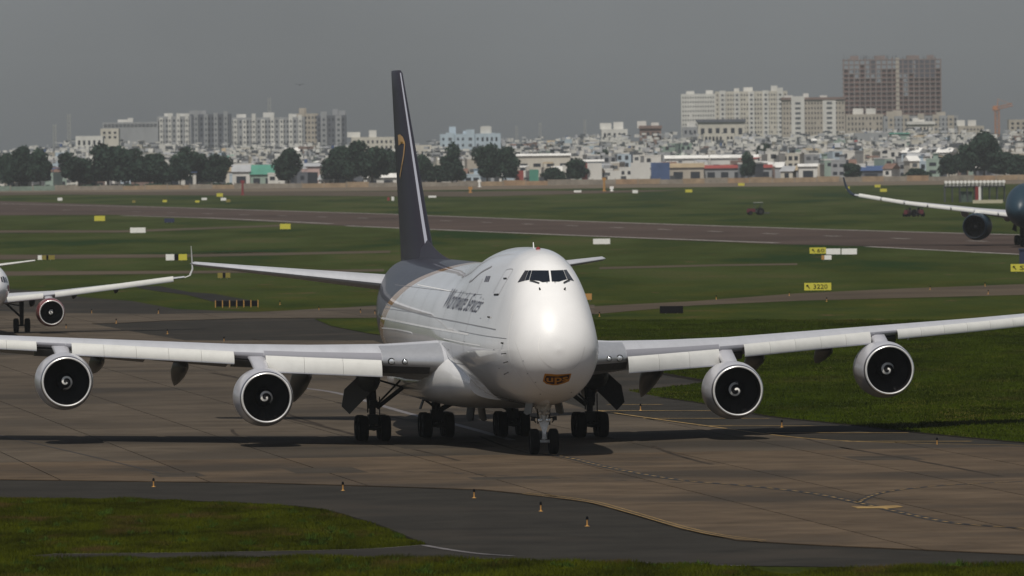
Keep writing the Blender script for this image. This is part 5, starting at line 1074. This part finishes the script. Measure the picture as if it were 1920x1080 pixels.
# crane, masts
def lattice(mb, a, b, w_, n):
    a, b = Vector(a), Vector(b); d = (b - a) / n; up = Vector((0, 0, 1)) if abs(d.normalized().z) < .9 else Vector((0, 1, 0)); u = d.cross(up).normalized() * w_ / 2; v = d.cross(u).normalized() * w_ / 2; cs = [u + v, u - v, -u - v, -u + v]
    for c in cs: mb.tube(a + c, b + c, w_ * .11, None, 5)
    for k in range(n):
        for q in range(4): mb.tube(a + d * k + cs[q], a + d * (k + 1) + cs[(q + 1) % 4], w_ * .07, None, 4)
Y = 5600; x = wx(1873, Y); s_ = Y / F; cr = empty('tower_crane', (x, Y, 0), 0, 'orange tower crane with a short jib at the far right', 'crane'); zt = zat(1873, 205, Y)
cm = mat('crane_orange', (.45, .20, .10), .6)
mb = MB(); lattice(mb, (0, 0, 0), (0, 0, zt), 2.6, 16); mb.build('mast', cm, cr); mb = MB(); lattice(mb, (-3, 0, zt), (9.5, -3, zt + 3), 1.7, 7); mb.build('jib', cm, cr); mb = MB(); mb.box((-1.2, 0, zt + 1), (3, 3, 2.4)); mb.tube((0, 0, zt), (.6, 0, zt + 6.5), .4, .15, 6); mb.tube((.6, 0, zt + 6.5), (9, -3, zt + 3), .1, None, 4); mb.build('cab', cm, cr)
for px, t, Y, lb in ((133, 214, 5400, 'lattice radio mast at the upper left, right one of two'), (106, 233, 5300, 'shorter lattice radio mast at the upper left'), (509, 183, 5600, 'tall faint mast above the long apartment block'), (1016, 230, 5200, 'thin mast above the houses right of the pale blue building'), (1100, 224, 5100, 'thin twin mast above the houses, left of the stepped building'), (972, 236, 5100, 'thin mast between the blue building and the houses')):
    mb = MB(); x = wx(px, Y); lattice(mb, (0, 0, 0), (0, 0, zat(px, t, Y)), 1.6 if Y > 5250 else 1.1, 14); tag(mb.build('radio_mast', M_['pole'], loc=(x, Y, 0)), lb, 'mast')
# sheds, lorries and hoardings along the boundary road
def shed(px0, px1, yt, yb_eave, Y, col, roofc, label, name='shed', wcol=None, wins=0, depth=9):
    s_ = Y / F; wd = (px1 - px0) * s_; x = wx((px0 + px1) / 2, Y); zt = zat((px0 + px1) / 2, yt, Y); ze = zat((px0 + px1) / 2, yb_eave, Y)
    h = empty(name, (x, Y + depth / 2, 0), 0, label, 'shed' if name == 'shed' else 'building'); mb = MB(); mb.box((0, 0, ze / 2), (wd, depth, ze)); mb.build('wall', WM[col], h, smooth=0)
    mb = MB(); mb.loft([[(xx, -depth / 2 - .6, ze - .02), (xx, -.5, zt), (xx, .5, zt), (xx, depth / 2 + .6, ze - .02)] for xx in (-wd / 2 - .4, wd / 2 + .4)]); mb.build('roof', RM[roofc], h, smooth=0)
    n = max(1, int(wd / 5)); 
    for i in range(n): mb = MB(); mb.box((-wd / 2 + wd * (i + .5) / n, -depth / 2, ze * .42), (wd / n * .55, .2, ze * .6)); mb.build('door', M_['window'] if not wins else M_['window_mid'], h, smooth=0)
    return h
shed(1323, 1450, 309, 315, 3660, 'grey', 'red', 'long low shop row with a bright red roof near the wall'); shed(1250, 1330, 291, 297, 3760, 'white', 'white', 'long bright white shed behind the tan one'); shed(1335, 1424, 290, 296, 3780, 'white', 'white', 'long bright white shed behind the red roofed shops')
shed(1258, 1322, 306, 314, 3650, 'beige', 'tan', 'tan roofed shed right of the blue lorry body'); shed(972, 1072, 288, 292, 3800, 'cream', 'white', 'long white hall right of the paired trees'); shed(1090, 1134, 299, 303, 3760, 'pale blue', 'white', 'pale blue roofed shed above the red and white lorry')
shed(472, 518, 309, 327, 3650, 'sage green', 'teal', 'shed with a bright green roof left of the lone tree'); shed(438, 471, 309, 322, 3650, 'white', 'tin', 'white shed left of the green roofed one'); shed(568, 607, 306, 312, 3660, 'pink', 'tin', 'pale pink shed right of the lone tree'); shed(684, 746, 325, 333, 3620, 'white', 'white', 'low white wall-like shed in front of the tree clump')
shed(1672, 1708, 249, 251, 4600, 'sage green', 'teal', 'bright teal building among the houses at right', name='teal_building'); shed(1613, 1658, 311, 320, 3660, 'dark grey', 'blue', 'dark blue roofed shed near the wall at right'); shed(1500, 1535, 307, 312, 3670, 'white', 'white', 'small rounded white shed right of the red roof'); shed(1705, 1745, 287, 293, 3900, 'white', 'tin', 'pale warehouse left of the palm-like trees'); shed(1800, 1818, 291, 294, 3660, 'brown', 'rust', 'orange brick block beside the tall trees'); shed(290, 370, 318, 324, 3640, 'white', 'blue', 'blue and white shed behind the left tree row'); shed(10, 60, 318, 324, 3640, 'cream', 'tin', 'cream shed under the leftmost trees')
def lorry(px0, px1, yt, yb, cols_, label):
    Y = 3630; s_ = Y / F; wd = (px1 - px0) * s_; x = wx((px0 + px1) / 2, Y); zt = zat(px0, yt, Y); z0 = 1.3
    h = empty('lorry', (x, Y, 0), 0, label, 'lorry', 'lorries parked along the boundary wall'); f0 = 0
    for f1, m in cols_: mb = MB(); mb.box((-wd / 2 + wd * (f0 + f1) / 2, 0, (z0 + zt) / 2), (wd * (f1 - f0), 2.5, zt - z0)); mb.build('cargo_body', m, h, smooth=0); f0 = f1
    mb = MB(); mb.box((0, 0, 1.1), (wd, 2.2, .35)); mb.build('chassis', M_['steel_dark'], h, smooth=0)
    mb = MB(); mb.box((wd / 2 + 1.2, 0, 1.9), (2.2, 2.4, 2.4)); mb.build('cab', M_['steel_dark'], h, smooth=0)
    for a in (-.38, -.2, .3): mb = MB(); mb.lathe((a * wd, -1.1, .5), (0, 1, 0), [(-.15, .01), (-.15, .5), (.15, .5), (.15, .01)], 14); mb.build('wheel', M_['rubber'], h)
lorry(1093, 1131, 306, 334, [(.28, RM['red']), (1, WM['white'])], 'lorry with a red and white body right of the nose'); lorry(1185, 1221, 305, 331, [(1, WM['white'])], 'lorry with a plain white body left of the blue one'); lorry(1223, 1258, 305, 331, [(1, RM['blue'])], 'lorry with a bright blue body')
lorry(968, 984, 320, 331, [(1, RM['red'])], 'small lorry with a red body right of the paired trees'); lorry(995, 1012, 318, 332, [(1, RM['teal'])], 'small lorry with a green body below the white hall'); lorry(1146, 1166, 320, 332, [(1, WM['white'])], 'small white lorry between the coloured lorries')
# boundary wall
wl = empty('boundary_wall', (0, 3575, 0), 0, 'long low tan and grey boundary wall along the far edge of the airfield', 'wall')
pm = [mat('wall_panel_' + n_, c, .9, var=.3, vscale=.3) for n_, c in (('tan', (.30, .22, .14)), ('grey', (.24, .21, .17)), ('green', (.17, .22, .18)), ('orange', (.30, .20, .12)))]
for i in range(48):
    pxm = -20 + i * 42 + 21; xx = wx(pxm, 3575); m = pm[2] if pxm < 110 else R.choice([pm[0], pm[1], pm[1]] if pxm < 200 or 350 < pxm < 900 else [pm[0], pm[0], pm[3], pm[1]])
    mb = MB(); hh = R.uniform(1.6, 2.3); mb.box((xx, 0, hh / 2), (8.9, .35, hh)); mb.build('panel', m, wl, smooth=0)
    mb = MB(); mb.box((xx + 4.5, 0, 1.2), (.35, .6, 2.5)); mb.build('post', pm[1], wl, smooth=0)

# ------------------------------------------------------------------ trees
leafm = mat('leaf', (.022, .042, .028), .85, var=.5, vscale=.25, objvar=.15, spec=.15); barkm = mat('bark', (.07, .055, .045), .9)
def crown_mesh(seed, w_, h_, n=6500, lobes=20):
    rs = np.random.RandomState(seed); cs = []
    for k in range(lobes):
        a = rs.uniform(0, 2 * math.pi); rr = rs.uniform(0, .66) * w_ / 2; zz = rs.uniform(.30, .80) * h_; cs.append((rr * math.cos(a), rr * math.sin(a), zz, rs.uniform(.12, .27) * w_))
    V = np.zeros((n, 4, 3), np.float32)
    for i in range(n):
        c = cs[rs.randint(lobes)]; d = rs.normal(size=3); d /= np.linalg.norm(d); p = np.array(c[:3]) + d * c[3] * rs.uniform(.6, 1.04) * np.array([1, 1, .85]); sz = rs.uniform(.3, .62)
        u = rs.normal(size=3); u /= np.linalg.norm(u); v = np.cross(u, d + rs.normal(size=3) * .5); v /= np.linalg.norm(v) + 1e-6
        V[i] = [p - u * sz - v * sz * .6, p + u * sz - v * sz * .6, p + u * sz + v * sz * .6, p - u * sz + v * sz * .6]
    V[:, :, 2] = np.maximum(V[:, :, 2], .17 * h_)
    me = bpy.data.meshes.new('crown'); me.vertices.add(4 * n); me.vertices.foreach_set('co', V.ravel()); me.loops.add(4 * n); me.loops.foreach_set('vertex_index', np.arange(4 * n, dtype=np.int32)); me.polygons.add(n); me.polygons.foreach_set('loop_start', np.arange(0, 4 * n, 4, dtype=np.int32)); me.update(); me.validate(); me.materials.append(leafm); return me
cm_ = [crown_mesh(k, 14, 15) for k in range(5)]
mb = MB(); mb.tube((0, 0, 0), (.1, 0, 5), .4, .28, 8); 
for a in range(5): mb.tube((.1, 0, 3.6 + a * .3), (2.6 * math.cos(a * 1.3), 2.6 * math.sin(a * 1.3), 8), .16, .06, 6)
trunk_me = mb.mesh('trunk', barkm)
trees = [(12, 288, 28, 'leftmost'), (38, 270, 50, 'broad'), (78, 283, 46, ''), (150, 288, 62, ''), (205, 272, 72, 'broad domed'), (243, 280, 60, ''), (292, 284, 62, ''), (340, 290, 44, ''), (372, 278, 56, ''), (412, 290, 44, ''), (543, 279, 54, 'lone'), (636, 270, 52, ''), (664, 278, 46, ''), (700, 266, 62, ''), (742, 282, 40, ''), (797, 291, 40, ''), (826, 308, 44, ''), (850, 273, 40, 'tall narrow'), (858, 306, 34, ''), (916, 271, 44, ''), (951, 276, 44, ''), (1042, 312, 42, 'low'), (1084, 300, 46, ''), (1136, 282, 44, ''), (1170, 287, 44, ''), (1238, 289, 44, ''), (1444, 266, 50, ''), (1405, 288, 30, ''), (1592, 276, 34, ''), (1677, 279, 44, ''), (1600, 306, 30, ''), (1722, 314, 44, 'low'), (1782, 292, 42, ''), (1815, 262, 46, ''), (1848, 249, 62, 'tall spreading'), (1886, 285, 56, ''), (1922, 288, 50, '')]
for k, (px, yt, wp, ad) in enumerate(trees):
    Y = 3606 + (k * 37 % 60) * .7 + (500 if px in (1444, 1592, 1677, 1136, 1170, 1238) else 0)
    x = wx(px, Y); zt = zat(px, yt, Y); wd = wp * Y / F; n1 = min(LM, key=lambda l: abs(l[0] - px)); sd_ = 'left of' if px < n1[0] else 'right of'
    t = empty('tree', (x, Y, 0), R.uniform(0, 6), f"{ad or 'dark'} leafy tree number {k}", 'tree', 'trees along the boundary road'); t.scale = (wd / 14 * 1.32, wd / 14 * 1.32, zt / 15 * 1.08)
    near_t = sorted([abs(px - q[0]) for q in trees])[1]
    t['label'] = f"{ad or ('slim' if wp < 45 else 'full')} dark tree {sd_} {n1[1]}"
    c = bpy.data.objects.new('crown', cm_[k % 5]); link(c, t); b = bpy.data.objects.new('trunk', trunk_me); link(b, t)
bylab = {}
for o in bpy.data.objects:
    if o.name.startswith('tree') and o.parent is None: bylab.setdefault(o['label'], []).append(o)
for l, os_ in bylab.items():
    if len(os_) > 1:
        os_.sort(key=lambda o: o.location.x)
        for k, o in enumerate(os_): o['label'] = f"{ORD[min(k, 4)]} {l}" if k == 0 else f"{ORD[min(k, 4)]} from left {l}"
# odds and ends on the far roofs: tanks, rails, sheets too small to tell apart
rs = np.random.RandomState(11)
for nm, mt, cnt_, lb in (('rooftop_clutter', WM['white'], 900, 'countless small pale rooftop sheds and tanks among the houses'), ('rooftop_clutter', M_['window_mid'], 500, 'countless small dark rooftop sheets and tanks among the houses'), ('rooftop_clutter', RM['tin'], 500, 'countless small tin lean-to roofs among the houses')):
    mb = MB()
    for i in range(cnt_):
        k = rs.randint(1, 4); Y = (3690, 3930, 4280, 4780)[k] + rs.uniform(-50, 60); px = rs.uniform(-20, 1940); yt = skyline(px) + (46, 33, 21, 8)[k] + rs.uniform(-9, 5); z = zat(px, yt, Y); a = rs.uniform(.6, 3.2); b_ = rs.uniform(.4, 1.8)
        mb.box((wx(px, Y), Y, z), (a, 2.0, b_), rz=rs.uniform(-.5, .5))
    tag(mb.build(nm, mt, smooth=0), lb, 'rooftop clutter', kind='stuff')
# low scrub along the wall
rs = np.random.RandomState(5); mb = MB()
for i in range(700):
    px = rs.uniform(-20, 1940); Y = rs.uniform(3590, 3640); x = wx(px, Y); s_ = rs.uniform(.6, 1.6) * (1.5 if px < 450 else 1)
    mb.box((x, Y, s_ * .5), (s_ * 1.6, s_, s_), rz=rs.uniform(0, 3), taper=.4)
tag(mb.build('scrub', leafm, smooth=0), 'low dark scrub behind the boundary wall', 'scrub', kind='stuff')
# a bird
mb = MB(); p = at(562, 160, 900); mb.loft([[(-.05, -.22, 0), (.05, -.22, 0), (0, -.22, .05)], [(-.08, 0, 0), (.08, 0, 0), (0, 0, .1)], [(-.02, .3, 0), (.02, .3, 0), (0, .3, .02)]]); mb.prism([(0, -.1, .05), (.45, 0, .16), (0, .12, .05)], (0, 0, .02)); mb.prism([(0, -.1, .05), (-.45, 0, .16), (0, .12, .05)], (0, 0, .02))
tag(mb.build('bird', M_['black'], loc=p, smooth=0), 'tiny dark bird in the sky above the left apartments', 'bird')

# ------------------------------------------------------------------ haze
hm = bpy.data.materials.new('haze'); hm.use_nodes = True; N = hm.node_tree.nodes; L = hm.node_tree.links
N.remove(N['Principled BSDF']); pv = N.new('ShaderNodeVolumePrincipled'); pv.inputs['Density'].default_value = 0.000053; pv.inputs['Color'].default_value = (.57, .60, .63, 1); pv.inputs['Anisotropy'].default_value = 0.0
L.new(pv.outputs[0], N['Material Output'].inputs['Volume'])
mb = MB(); mb.box((0, 4500, 60), (9200, 10400, 122)); o = mb.build('haze', hm, smooth=0); o['kind'] = 'stuff'
